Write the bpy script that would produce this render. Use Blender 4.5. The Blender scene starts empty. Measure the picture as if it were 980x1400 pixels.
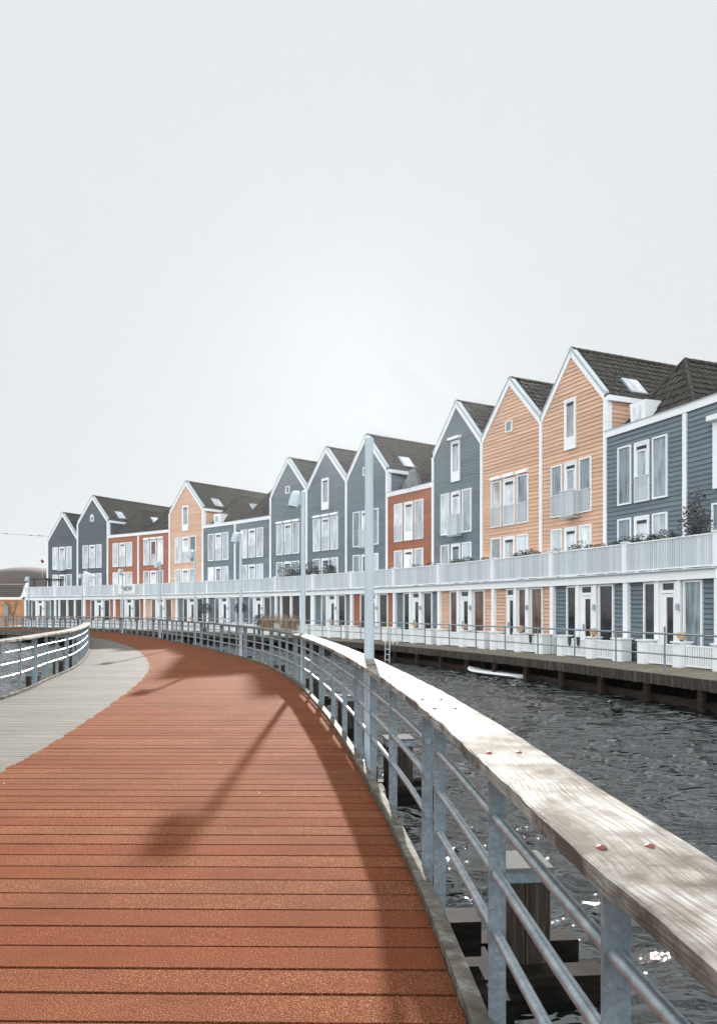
import bpy, math, random
from mathutils import Vector, Matrix
random.seed(7)
sc = bpy.context.scene
COL = sc.collection
R = math.radians
EYE = 1.66
WATER = -0.80
SUN_EL = 19.7
SUN_AZ = -0.4          # degrees to the right of +Y

# ------------------------------------------------------------------ materials
def newmat(name):
    m = bpy.data.materials.new(name); m.use_nodes = True
    nt = m.node_tree; b = nt.nodes['Principled BSDF']
    return m, nt, b
def N(nt, t, **kw):
    n = nt.nodes.new(t)
    for k, v in kw.items(): setattr(n, k, v)
    return n
def noise(nt, scale, detail=4, vec=None, stretch=None, rough=.55, dist=0):
    n = N(nt, 'ShaderNodeTexNoise'); n.inputs['Scale'].default_value = scale
    n.inputs['Detail'].default_value = detail; n.inputs['Roughness'].default_value = rough
    n.inputs['Distortion'].default_value = dist
    if vec is None:
        vec = N(nt, 'ShaderNodeNewGeometry').outputs['Position']
    if stretch:
        mp = N(nt, 'ShaderNodeMapping'); mp.inputs['Scale'].default_value = stretch
        nt.links.new(vec, mp.inputs['Vector']); vec = mp.outputs['Vector']
    nt.links.new(vec, n.inputs['Vector'])
    return n.outputs['Fac']
def ramp(nt, fac, stops):
    r = N(nt, 'ShaderNodeValToRGB'); el = r.color_ramp.elements
    while len(el) < len(stops): el.new(.5)
    for e, (p, c) in zip(el, stops):
        e.position = p; e.color = (c[0], c[1], c[2], 1) if not isinstance(c, (int, float)) else (c, c, c, 1)
    nt.links.new(fac, r.inputs['Fac']); return r.outputs['Color']
def mix(nt, fac, a, b, mode='MIX'):
    m = N(nt, 'ShaderNodeMix', data_type='RGBA', blend_type=mode)
    for sock, v in ((m.inputs[0], fac), (m.inputs[6], a), (m.inputs[7], b)):
        if hasattr(v, 'is_linked') or isinstance(v, bpy.types.NodeSocket): nt.links.new(v, sock)
        elif isinstance(v, (int, float)): sock.default_value = v if sock.type == 'VALUE' else (v, v, v, 1)
        else: sock.default_value = (v[0], v[1], v[2], 1)
    return m.outputs[2]
def bump(nt, b, h, dist=.01, strength=1.0, prev=None):
    bp = N(nt, 'ShaderNodeBump'); bp.inputs['Distance'].default_value = dist
    bp.inputs['Strength'].default_value = strength
    nt.links.new(h, bp.inputs['Height'])
    if prev is not None: nt.links.new(prev, bp.inputs['Normal'])
    nt.links.new(bp.outputs['Normal'], b.inputs['Normal'])
    return bp.outputs['Normal']
def island(nt): return N(nt, 'ShaderNodeNewGeometry').outputs['Random Per Island']

def painted(name, col, rough=.55, var=.12, dirt=.25, streak=True):
    """painted boards: base colour with board to board variation, weather stains and run marks"""
    m, nt, b = newmat(name)
    lo = [c * (1 - var) for c in col]; hi = [min(1, c * (1 + var)) for c in col]
    c = ramp(nt, island(nt), [(0, lo), (1, hi)])
    st = noise(nt, 1.2, 5, stretch=(1, 1, .35))
    c = mix(nt, ramp(nt, st, [(.35, 0), (.75, dirt)]), c, [x * .62 + .02 for x in col])
    if streak:
        s2 = noise(nt, 9, 3, stretch=(1, 1, .06))
        c = mix(nt, ramp(nt, s2, [(.55, 0), (.8, dirt * .8)]), c, [x * .7 + .03 for x in col])
    nt.links.new(c, b.inputs['Base Color']); b.inputs['Roughness'].default_value = rough
    bump(nt, b, noise(nt, 40, 4, stretch=(1, 1, 3)), .002, .5)
    return m
M = {}
M['blue'] = painted('blue_boards', (.125, .164, .190))
M['navy'] = painted('slate_boards', (.060, .082, .098))
M['orange'] = painted('orange_boards', (.63, .39, .265), var=.11)
M['rust'] = painted('rust_boards', (.33, .105, .048))
M['white'] = painted('white_paint', (.82, .84, .85), var=.03, dirt=.14)
M['offwhite'] = painted('off_white_slats', (.58, .63, .66), var=.12, dirt=.3)
M['grey'] = painted('zinc_grey', (.36, .42, .45), var=.05, dirt=.2, rough=.4)
M['darkslot'] = painted('dark_slot', (.03, .035, .04), streak=False)
M['charcoal'] = painted('charcoal_door', (.035, .033, .034), rough=.4)
M['door_blue'] = painted('door_grey', (.30, .34, .36))
M['brown_roof'] = painted('brown_sheet_roof', (.045, .030, .023), rough=.8)
M['low_orange'] = painted('ochre_boards', (.56, .26, .11))
M['parasol'] = painted('parasol_cloth', (.75, .77, .78), streak=False)
M['red'] = painted('red_skin', (.16, .01, .015), streak=False, rough=.35)
M['orange_plastic'] = painted('orange_plastic', (.8, .08, .02), streak=False, rough=.35)
M['cap_grey'] = painted('pile_cap', (.12, .12, .115), dirt=.8, streak=False, rough=.95)
M['cap_grey'].node_tree.nodes['Principled BSDF'].inputs['Specular IOR Level'].default_value = .02
M['board_white'] = painted('board_white', (.74, .76, .77), streak=False, rough=.3)
M['tarp'] = painted('tarp_grey', (.10, .12, .13), streak=False, rough=.45)
M['wicker'] = painted('wicker', (.52, .34, .20), streak=False)
M['ball_white'] = painted('ball_white', (.7, .72, .72), streak=False)
M['black'] = painted('black_plastic', (.015, .015, .016), streak=False, rough=.4)
M['bolt'] = painted('rusty_bolt', (.20, .03, .02), streak=False, rough=.45)

def tile_mat():
    m, nt, b = newmat('roof_tile')
    c = ramp(nt, noise(nt, 3.0, 3), [(.3, (.030, .027, .024)), (.7, (.060, .054, .047))])
    moss = noise(nt, 14, 5)
    c = mix(nt, ramp(nt, moss, [(.58, 0), (.72, .55)]), c, (.06, .062, .04))
    nt.links.new(c, b.inputs['Base Color']); b.inputs['Roughness'].default_value = .7; b.inputs['Specular IOR Level'].default_value = .15
    bump(nt, b, noise(nt, 60, 3), .004, .5); return m
M['tile'] = tile_mat()

def glass(name, base, rough=.05, curtain=.0):
    m, nt, b = newmat(name)
    n1 = noise(nt, 2.2, 2, stretch=(1.2, 1.2, .5))
    lo = [x * .55 for x in base]; hi = [min(1, x * 1.35) for x in base]
    c = ramp(nt, n1, [(.3, lo), (.7, hi)])
    if curtain:
        fold = noise(nt, 20, 1, stretch=(1, 1, .03))
        c = mix(nt, ramp(nt, fold, [(.4, 0), (.6, curtain)]), c, (.62, .66, .68))
    oi = N(nt, 'ShaderNodeObjectInfo').outputs['Random']
    c = mix(nt, 1.0, c, ramp(nt, oi, [(0, .55), (.5, .95), (1, 1.25)]), 'MULTIPLY')
    nt.links.new(c, b.inputs['Base Color']); b.inputs['Roughness'].default_value = rough
    b.inputs['IOR'].default_value = 1.6
    bump(nt, b, noise(nt, .8, 1), .01, .4)
    return m
M['pane_sky'] = glass('pane_sky_curtain', (.36, .42, .46), curtain=.6)  # pale base colour stands for reflected sky as well as curtains
M['pane_light'] = glass('pane_blind', (.62, .66, .68), curtain=.5)
M['pane_mid'] = glass('pane_mid', (.16, .21, .245), curtain=.25)
M['pane_dark'] = glass('pane_dark', (.035, .036, .040))
M['pane_warm'] = glass('pane_warm', (.13, .06, .035), curtain=.1)
M['skylight'] = glass('skylight_glass', (.5, .55, .58))

def steel():
    m, nt, b = newmat('galvanised_steel')
    v = N(nt, 'ShaderNodeTexVoronoi'); v.inputs['Scale'].default_value = 70
    nt.links.new(N(nt, 'ShaderNodeNewGeometry').outputs['Position'], v.inputs['Vector'])
    sp = ramp(nt, v.outputs['Color'], [(.0, (.15, .19, .215)), (1, (.25, .30, .33))])
    c = mix(nt, ramp(nt, noise(nt, 9, 5), [(.4, 0), (.75, .7)]), sp, (.11, .14, .16))
    c = mix(nt, ramp(nt, noise(nt, 26, 4), [(.62, 0), (.74, .6)]), c, (.36, .41, .43))
    nt.links.new(c, b.inputs['Base Color']); b.inputs['Metallic'].default_value = .35
    r = ramp(nt, noise(nt, 30, 3), [(.3, .34), (.7, .58)])
    nt.links.new(r, b.inputs['Roughness']); bump(nt, b, noise(nt, 120, 3), .001, .5); return m
M['steel'] = steel()
def pipe_m():
    m, nt, b = newmat('galvanised_pipe')
    c = ramp(nt, noise(nt, 18, 5), [(.3, (.22, .27, .30)), (.7, (.42, .47, .50))])
    nt.links.new(c, b.inputs['Base Color']); b.inputs['Metallic'].default_value = .75
    b.inputs['Roughness'].default_value = .36
    bump(nt, b, noise(nt, 90, 3), .0012, .6); return m
M['pipe'] = pipe_m()
def lampgrey():
    m, nt, b = newmat('lamp_paint')
    c = ramp(nt, noise(nt, 4, 4, stretch=(1, 1, .3)), [(.3, (.38, .46, .51)), (.7, (.47, .54, .59))])
    nt.links.new(c, b.inputs['Base Color']); b.inputs['Roughness'].default_value = .42; return m
M['lamp'] = lampgrey()

def wood_uv(name, c0, c1, c2, sx=1.2, sy=34, rough=.6, b_d=.006, blotch=.6):
    """weathered timber: UV.x runs along the grain in metres, UV.y across"""
    m, nt, b = newmat(name)
    uv = N(nt, 'ShaderNodeTexCoord').outputs['UV']
    warp = N(nt, 'ShaderNodeTexNoise'); warp.inputs['Scale'].default_value = 2.2; warp.inputs['Detail'].default_value = 2
    nt.links.new(uv, warp.inputs['Vector'])
    sub = N(nt, 'ShaderNodeVectorMath', operation='MULTIPLY_ADD')
    nt.links.new(warp.outputs['Color'], sub.inputs[0]); sub.inputs[1].default_value = (.0, .09, 0); nt.links.new(uv, sub.inputs[2])
    g = noise(nt, 1, 7, vec=sub.outputs[0], stretch=(sx * 3.0, sy * 3.2, 1), rough=.62)
    g2 = noise(nt, 1, 3, vec=sub.outputs[0], stretch=(sx, sy * .5, 1))
    c = ramp(nt, g, [(.28, c0), (.5, c1), (.72, c2)])
    bl = noise(nt, 4.2, 5, stretch=(1, 1, 1), rough=.6)  # blotches: brown patches plus soft mottled shadow put into the colour
    c = mix(nt, ramp(nt, bl, [(.42, 0), (.62, blotch)]), c, [x * .8 for x in c0])
    nt.links.new(c, b.inputs['Base Color']); b.inputs['Roughness'].default_value = rough; b.inputs['Specular IOR Level'].default_value = .05
    p = bump(nt, b, g, b_d, .8); bump(nt, b, g2, b_d * 1.5, .6, p); return m
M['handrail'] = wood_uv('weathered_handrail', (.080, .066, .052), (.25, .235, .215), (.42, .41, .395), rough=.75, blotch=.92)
M['handrail_dark'] = wood_uv('dark_handrail', (.07, .066, .06), (.13, .125, .115), (.19, .185, .17), rough=.8)  # second stretch of handrail in darker grey tones

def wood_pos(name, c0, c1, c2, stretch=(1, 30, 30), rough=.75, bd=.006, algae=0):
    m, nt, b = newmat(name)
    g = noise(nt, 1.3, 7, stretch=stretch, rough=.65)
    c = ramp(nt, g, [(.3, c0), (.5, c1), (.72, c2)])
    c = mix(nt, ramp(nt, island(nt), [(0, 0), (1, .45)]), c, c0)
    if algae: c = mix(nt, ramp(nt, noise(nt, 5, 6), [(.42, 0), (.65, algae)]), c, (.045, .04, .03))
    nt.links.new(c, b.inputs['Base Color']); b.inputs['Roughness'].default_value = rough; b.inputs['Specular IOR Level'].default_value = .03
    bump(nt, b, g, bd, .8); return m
M['kerb'] = wood_pos('kerb_timber', (.06, .052, .043), (.13, .122, .105), (.27, .255, .23), (8, 8, 20), algae=.75)
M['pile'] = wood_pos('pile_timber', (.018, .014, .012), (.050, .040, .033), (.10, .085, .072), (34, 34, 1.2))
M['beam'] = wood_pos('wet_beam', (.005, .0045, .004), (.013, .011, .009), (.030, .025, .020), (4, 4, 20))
M['fascia'] = wood_pos('stained_fascia', (.025, .02, .017), (.075, .062, .053), (.20, .18, .155), (22, 22, .9), algae=.6)
M['waling'] = wood_pos('waling_timber', (.018, .013, .011), (.042, .030, .025), (.07, .052, .042), (3, 3, 20))
M['promenade'] = wood_pos('promenade_deck', (.10, .085, .065), (.20, .175, .14), (.30, .27, .22), (6, 6, 1))

def grey_deck():
    m, nt, b = newmat('grey_planks')
    g = noise(nt, 1.6, 7, stretch=(1, 30, 1), rough=.68)
    c = ramp(nt, g, [(.28, (.045, .041, .035)), (.5, (.115, .107, .097)), (.75, (.215, .205, .19))])
    c = mix(nt, ramp(nt, island(nt), [(0, 0), (1, .5)]), c, (.12, .11, .095))
    c = mix(nt, ramp(nt, noise(nt, 1.1, 5), [(.45, 0), (.7, .5)]), c, (.10, .09, .075))
    # grooves run along the board
    w = N(nt, 'ShaderNodeTexWave', wave_type='BANDS', bands_direction='Y'); w.inputs['Scale'].default_value = 14
    nt.links.new(N(nt, 'ShaderNodeNewGeometry').outputs['Position'], w.inputs['Vector'])
    nt.links.new(c, b.inputs['Base Color']); b.inputs['Roughness'].default_value = .85; b.inputs['Specular IOR Level'].default_value = .08
    p = bump(nt, b, w.outputs['Fac'], .004, .6); bump(nt, b, g, .005, .8, p); return m
M['grey_deck'] = grey_deck()
def red_deck():
    m, nt, b = newmat('red_grit_coating')
    spk = noise(nt, 165, 2, rough=.9)
    c = ramp(nt, spk, [(.36, (.020, .008, .005)), (.47, (.112, .035, .015)), (.57, (.195, .066, .030)), (.67, (.58, .35, .22))])
    big = noise(nt, .9, 5, rough=.6)
    c = mix(nt, ramp(nt, big, [(.40, 0), (.66, .7)]), c, (.105, .042, .024))
    c = mix(nt, ramp(nt, noise(nt, 7, 6, stretch=(.4, 1.4, 1)), [(.52, 0), (.75, .35)]), c, (.07, .030, .018))
    c = mix(nt, ramp(nt, island(nt), [(0, 0), (1, .5)]), c, (.115, .030, .013))
    nt.links.new(c, b.inputs['Base Color']); b.inputs['Roughness'].default_value = .9
    b.inputs['Specular IOR Level'].default_value = .015
    p = bump(nt, b, noise(nt, 210, 2, rough=.8), .004, .9)
    bump(nt, b, noise(nt, 24, 4, stretch=(.3, 1, 1)), .004, .6, p); return m
M['red_deck'] = red_deck()
def water_mat():
    m, nt, b = newmat('canal_water')
    b.inputs['Base Color'].default_value = (.006, .008, .008, 1)
    b.inputs['Roughness'].default_value = .02; b.inputs['IOR'].default_value = 1.7
    big = noise(nt, .55, 3, stretch=(.55, 1.0, 1), dist=.6)
    mid = noise(nt, 3.2, 2, stretch=(.40, 1.25, 1), dist=.5, rough=.5)
    sm = noise(nt, 8.0, 2, stretch=(.42, 1.3, 1), dist=.4, rough=.5)
    p = bump(nt, b, mid, .30, 1); p = bump(nt, b, sm, .075, 1, p)
    bump(nt, b, noise(nt, 21, 2, stretch=(.45, 1.2, 1), dist=.3), .006, 1, p); return m
M['water'] = water_mat()
def ground_mat():
    m, nt, b = newmat('bank_ground')
    c = ramp(nt, noise(nt, .5, 6), [(.3, (.06, .065, .035)), (.7, (.13, .12, .08))])
    nt.links.new(c, b.inputs['Base Color']); b.inputs['Roughness'].default_value = .9
    bump(nt, b, noise(nt, 5, 5), .05, .6); return m
M['ground'] = ground_mat()
def leafmat(name, c0, c1):
    m, nt, b = newmat(name)
    c = ramp(nt, island(nt), [(0, c0), (1, c1)])
    nt.links.new(c, b.inputs['Base Color']); b.inputs['Roughness'].default_value = .5; return m
M['leaf'] = leafmat('dark_leaf', (.018, .026, .018), (.055, .07, .045))
M['leaf_purple'] = leafmat('purple_leaf', (.02, .018, .022), (.065, .055, .06))
M['leaf_dry'] = leafmat('dry_leaf', (.10, .05, .02), (.24, .13, .06))
M['grass'] = leafmat('dry_grass', (.22, .13, .07), (.42, .28, .17))
M['twig'] = painted('twig_bark', (.06, .045, .035), streak=False)

# ------------------------------------------------------------------ mesh helpers
WM = {}
class MB:
    def __init__(s): s.v = []; s.f = []; s.uv = None; s.fm = []; s.m = 0
    def add(s, vs, fs):
        k = len(s.v); s.v += [tuple(p) for p in vs]; s.f += [tuple(k + i for i in f) for f in fs]; s.fm += [s.m] * len(fs)
    def quad(s, a, b, c, d): s.add([a, b, c, d], [(0, 1, 2, 3)])
    def hexa(s, p):   # p: 8 corners, 0-3 bottom ring, 4-7 top ring
        s.add(p, [(0, 3, 2, 1), (4, 5, 6, 7), (0, 1, 5, 4), (1, 2, 6, 5), (2, 3, 7, 6), (3, 0, 4, 7)])
    def obox(s, c, ax, ay, az, hx, hy, hz):
        c = Vector(c); ax, ay, az = Vector(ax) * hx, Vector(ay) * hy, Vector(az) * hz
        s.hexa([c - ax - ay - az, c + ax - ay - az, c + ax + ay - az, c - ax + ay - az,
                c - ax - ay + az, c + ax - ay + az, c + ax + ay + az, c - ax + ay + az])
    def box(s, x0, x1, y0, y1, z0, z1):
        s.hexa([(x0, y0, z0), (x1, y0, z0), (x1, y1, z0), (x0, y1, z0), (x0, y0, z1), (x1, y0, z1), (x1, y1, z1), (x0, y1, z1)])
    def tube(s, pts, r, n=8, caps=True):
        pts = [Vector(p) for p in pts]; rs = r if isinstance(r, (list, tuple)) else [r] * len(pts)
        vs = []; up = Vector((0, 0, 1))
        for i, p in enumerate(pts):
            t = (pts[min(i + 1, len(pts) - 1)] - pts[max(i - 1, 0)]).normalized()
            a = t.cross(up if abs(t.z) < .95 else Vector((0, 1, 0))).normalized(); b = t.cross(a).normalized()
            for k in range(n):
                q = 2 * math.pi * k / n; vs.append(p + (a * math.cos(q) + b * math.sin(q)) * rs[i])
        fs = []
        for i in range(len(pts) - 1):
            for k in range(n):
                fs.append((i * n + k, i * n + (k + 1) % n, (i + 1) * n + (k + 1) % n, (i + 1) * n + k))
        if caps:
            fs.append(tuple(range(n))[::-1]); fs.append(tuple((len(pts) - 1) * n + k for k in range(n)))
        s.add(vs, fs)
    def lathe(s, c, prof, n=16, axis=(0, 0, 1), xdir=(1, 0, 0)):
        c = Vector(c); az = Vector(axis).normalized(); ax = Vector(xdir); ax = (ax - az * ax.dot(az)).normalized(); ay = az.cross(ax)
        vs = []
        for (r, z) in prof:
            for k in range(n):
                q = 2 * math.pi * k / n; vs.append(c + az * z + (ax * math.cos(q) + ay * math.sin(q)) * r)
        fs = [(i * n + k, i * n + (k + 1) % n, (i + 1) * n + (k + 1) % n, (i + 1) * n + k) for i in range(len(prof) - 1) for k in range(n)]
        s.add(vs, fs)
    def build(s, name, mat, parent=None, smooth=False):
        me = bpy.data.meshes.new(name)
        vs = s.v
        if parent is not None:
            inv = WM[parent].inverted(); vs = [inv @ Vector(p) for p in vs]
        me.from_pydata([tuple(p) for p in vs], [], s.f)
        mats = mat if isinstance(mat, (list, tuple)) else [mat]
        for mm in mats: me.materials.append(M[mm] if isinstance(mm, str) else mm)
        if len(mats) > 1: me.polygons.foreach_set('material_index', s.fm)
        if smooth:
            me.polygons.foreach_set('use_smooth', [True] * len(me.polygons))
            try: me.set_sharp_from_angle(angle=R(40))
            except Exception: pass
        if s.uv:
            lay = me.uv_layers.new(name='UVMap')
            lay.data.foreach_set('uv', [x for f in s.f for i in f for x in s.uv[i]])
        me.update()
        o = bpy.data.objects.new(name, me); COL.objects.link(o)
        if parent is not None: o.parent = parent; WM[o] = WM[parent]
        else: WM[o] = Matrix.Identity(4)
        return o
def tag(o, label=None, cat=None, group=None, kind=None):
    if label: o['label'] = label
    if cat: o['category'] = cat
    if group: o['group'] = group
    if kind: o['kind'] = kind
    return o
def empty(name, loc, rz, label, cat, group=None):
    o = bpy.data.objects.new(name, None); COL.objects.link(o); o.empty_display_size = .2
    o.location = loc; o.rotation_euler = (0, 0, rz)
    WM[o] = Matrix.Translation(Vector(loc)) @ Matrix.Rotation(rz, 4, 'Z')
    return tag(o, label, cat, group)
def copy_tree(o, parent=None):
    c = o.copy(); COL.objects.link(c)
    if parent is not None: c.parent = parent
    for ch in list(o.children): copy_tree(ch, c)
    return c

# ------------------------------------------------------------------ curves
def catmull(P, n=24):
    P = [Vector(p) for p in P]; Q = [P[0] * 2 - P[1]] + P + [P[-1] * 2 - P[-2]]; out = []
    for i in range(1, len(Q) - 2):
        a, b, c, d = Q[i - 1], Q[i], Q[i + 1], Q[i + 2]
        for k in range(n):
            t = k / n
            out.append(.5 * ((2 * b) + (c - a) * t + (2 * a - 5 * b + 4 * c - d) * t * t + (3 * b - a - 3 * c + d) * t ** 3))
    out.append(P[-1]); return out
class Curve:
    def __init__(s, pts, smooth=True):
        s.p = catmull(pts) if smooth else [Vector(p) for p in pts]
        if smooth:   # light smoothing
            for _ in range(12):
                s.p = [s.p[0]] + [(s.p[i - 1] + s.p[i] * 2 + s.p[i + 1]) / 4 for i in range(1, len(s.p) - 1)] + [s.p[-1]]
        s.L = [0]
        for i in range(1, len(s.p)): s.L.append(s.L[-1] + (s.p[i] - s.p[i - 1]).length)
        s.len = s.L[-1]
    def at(s, d):
        d = max(0, min(s.len, d)); lo, hi = 0, len(s.L) - 1
        while hi - lo > 1:
            m = (lo + hi) // 2
            if s.L[m] <= d: lo = m
            else: hi = m
        t = (d - s.L[lo]) / max(1e-9, s.L[hi] - s.L[lo]); return s.p[lo].lerp(s.p[hi], t)
    def tan(s, d): return (s.at(d + .15) - s.at(d - .15)).normalized()
    def off(s, d, o):   # + = right of travel
        t = s.tan(d); return s.at(d) + Vector((t.y, -t.x)) * o
    def atY(s, Y):      # first arc length where y reaches Y
        for i in range(1, len(s.p)):
            if (s.p[i - 1].y - Y) * (s.p[i].y - Y) <= 0 and s.p[i].y != s.p[i - 1].y:
                t = (Y - s.p[i - 1].y) / (s.p[i].y - s.p[i - 1].y); return s.L[i - 1] + t * (s.L[i] - s.L[i - 1])
        return s.len
def V3(p, z): return Vector((p[0], p[1], z))

RE = Curve([(1.35, -6), (.93, -2.5), (.66, 0), (.505, 1.7), (.436, 2.93), (.35, 4.27), (.18, 6.08), (-.26, 9.6), (-.80, 13.07),
            (-1.58, 17.1), (-3.15, 22.7), (-6.35, 30.7), (-8.9, 36.2), (-13.2, 45), (-20.4, 55.6), (-27.2, 61.6), (-36, 66.8), (-46, 71.5)])
LE = Curve([(-8.3, -6), (-7.3, 0), (-6.6, 7), (-6.53, 13.3), (-7.3, 17.4), (-8.1, 21.1), (-9.7, 26.3), (-11.55, 31.6), (-14.1, 38.5),
            (-17.2, 45.3), (-21.8, 51.5), (-28.5, 56.8), (-37, 61.7), (-47, 66)])
BD = Curve([(-2.4, -6), (-2.9, 0), (-3.2, 3.2), (-3.66, 7.48), (-3.80, 9.0), (-4.30, 12.7), (-5.2, 17.7), (-6.4, 22.4), (-8.7, 29), (-12.1, 36.9), (-17.1, 46)])

# ------------------------------------------------------------------ deck
stations = []
Y = -5.5
while Y < 33:
    wv = .017 * max(0, min(1, (12 - Y) / 8)) * .5
    stations.append((LE.at(LE.atY(Y + wv * 6)), BD.at(BD.atY(Y + wv * 4)), RE.at(RE.atY(Y - wv * 1.5)))); Y += .222
l0, r0, b0 = LE.atY(33), RE.atY(33), BD.atY(33)
n2 = int((RE.len - r0) / .235)
for k in range(n2):
    t = k / n2
    l = LE.at(l0 + (LE.len - l0) * t ** 1.0); r = RE.at(r0 + (RE.len - r0) * t)
    # boundary meets the inner edge near Y = 46
    bb = BD.at(min(BD.len, b0 + (RE.len - r0) * t * .98))
    u = max(.0, min(1, ((bb - l).dot(r - l)) / (r - l).length_squared))
    if b0 + (RE.len - r0) * t * .98 > BD.len: u = 0
    stations.append((l, l.lerp(r, u), r))
red, gry = MB(), MB()
def plank(mb, a0, a1, b0_, b1_, gap, zt):
    # a0/a1 near left/right, b0/b1 far left/right
    d0 = (b0_ - a0).normalized() * gap / 2; d1 = (b1_ - a1).normalized() * gap / 2
    p = [a0 + d0, a1 + d1, b1_ - d1, b0_ - d0]
    z = [zt + random.uniform(-.0015, .0015) for _ in range(2)]
    zs = [z[0], z[1], z[1], z[0]]
    mb.hexa([V3(q, zz - .045) for q, zz in zip(p, zs)] + [V3(q, zz) for q, zz in zip(p, zs)])
for i in range(len(stations) - 1):
    A, B = stations[i], stations[i + 1]
    jt = random.uniform(-.03, .03)
    dirx = (A[2] - A[0]).normalized()
    if (A[1] - A[0]).length > .12:
        m0, m1 = A[0].lerp(B[0], .5), A[1].lerp(B[1], .5)
        plank(gry, A[0], A[1] + dirx * jt, m0, m1 + dirx * jt, .010, -.004)
        plank(gry, m0, m1 + dirx * jt, B[0], B[1] + dirx * jt, .010, -.004)
    g = random.choice((.017, .020, .022, .027)) if A[0].y < 14 else .018
    plank(red, A[1] + dirx * (jt + .004), A[2], B[1] + dirx * (jt + .004), B[2], g, 0)
d = MB(); d.v = red.v + gry.v; k = len(red.v)
d.f = red.f + [tuple(i + k for i in f) for f in gry.f]; d.fm = [0] * len(red.f) + [1] * len(gry.f)
# joists and dark underside
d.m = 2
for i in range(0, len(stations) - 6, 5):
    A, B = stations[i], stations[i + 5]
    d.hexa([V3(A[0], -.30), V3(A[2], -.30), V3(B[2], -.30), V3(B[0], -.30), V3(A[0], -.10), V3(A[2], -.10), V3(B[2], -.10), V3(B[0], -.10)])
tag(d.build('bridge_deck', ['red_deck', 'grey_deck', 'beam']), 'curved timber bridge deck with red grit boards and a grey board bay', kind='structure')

def kerb(name, cv, side, label, s0=0, s1=None):
    mb = MB(); s1 = s1 or cv.len; s = s0
    while s < s1 - .3:
        L = min(2.6, s1 - s); n = 5; ja = random.uniform(-.004, .004)
        for k in range(n):
            a, b = s + L * k / n + (.006 if k == 0 else 0), s + L * (k + 1) / n - (.006 if k == n - 1 else 0)
            zt = .045 + ja
            mb.hexa([V3(cv.off(a, side * .004), -.28), V3(cv.off(a, side * .085), -.28), V3(cv.off(b, side * .085), -.28), V3(cv.off(b, side * .004), -.28),
                     V3(cv.off(a, side * .004), zt), V3(cv.off(a, side * .085), zt - .006), V3(cv.off(b, side * .085), zt - .006), V3(cv.off(b, side * .004), zt)])
        s += L
    return tag(mb.build(name, 'kerb'), label, 'kerb')
kerb('kerb', RE, 1, 'weathered lichen-stained timber kerb along the outer right edge of the red deck')
kerb('kerb', LE, -1, 'weathered timber kerb under the left railing along the grey boards')

mb = MB(); rs = random.Random(77)
for _ in range(16):
    y = 2.4 + 14 * rs.random() ** 1.6; xa, xb = BD.at(BD.atY(y)).x, RE.at(RE.atY(y)).x; x = rs.uniform(xa + .1, xb - .1); a = rs.uniform(0, 6.28); L = rs.uniform(.004, .012); w_ = L * rs.uniform(.25, .6)
    ca, sa = math.cos(a), math.sin(a); c = Vector((x, y, .0035)); u, v = Vector((ca, sa, rs.uniform(-.1, .25))) * L, Vector((-sa, ca, 0)) * w_
    mb.add([c - u, c - v, c + u, c + v], [(0, 1, 2, 3)])
tag(mb.build('litter', 'board_white'), 'tiny pale flakes and leaf bits scattered over the red boards', kind='stuff')

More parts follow.
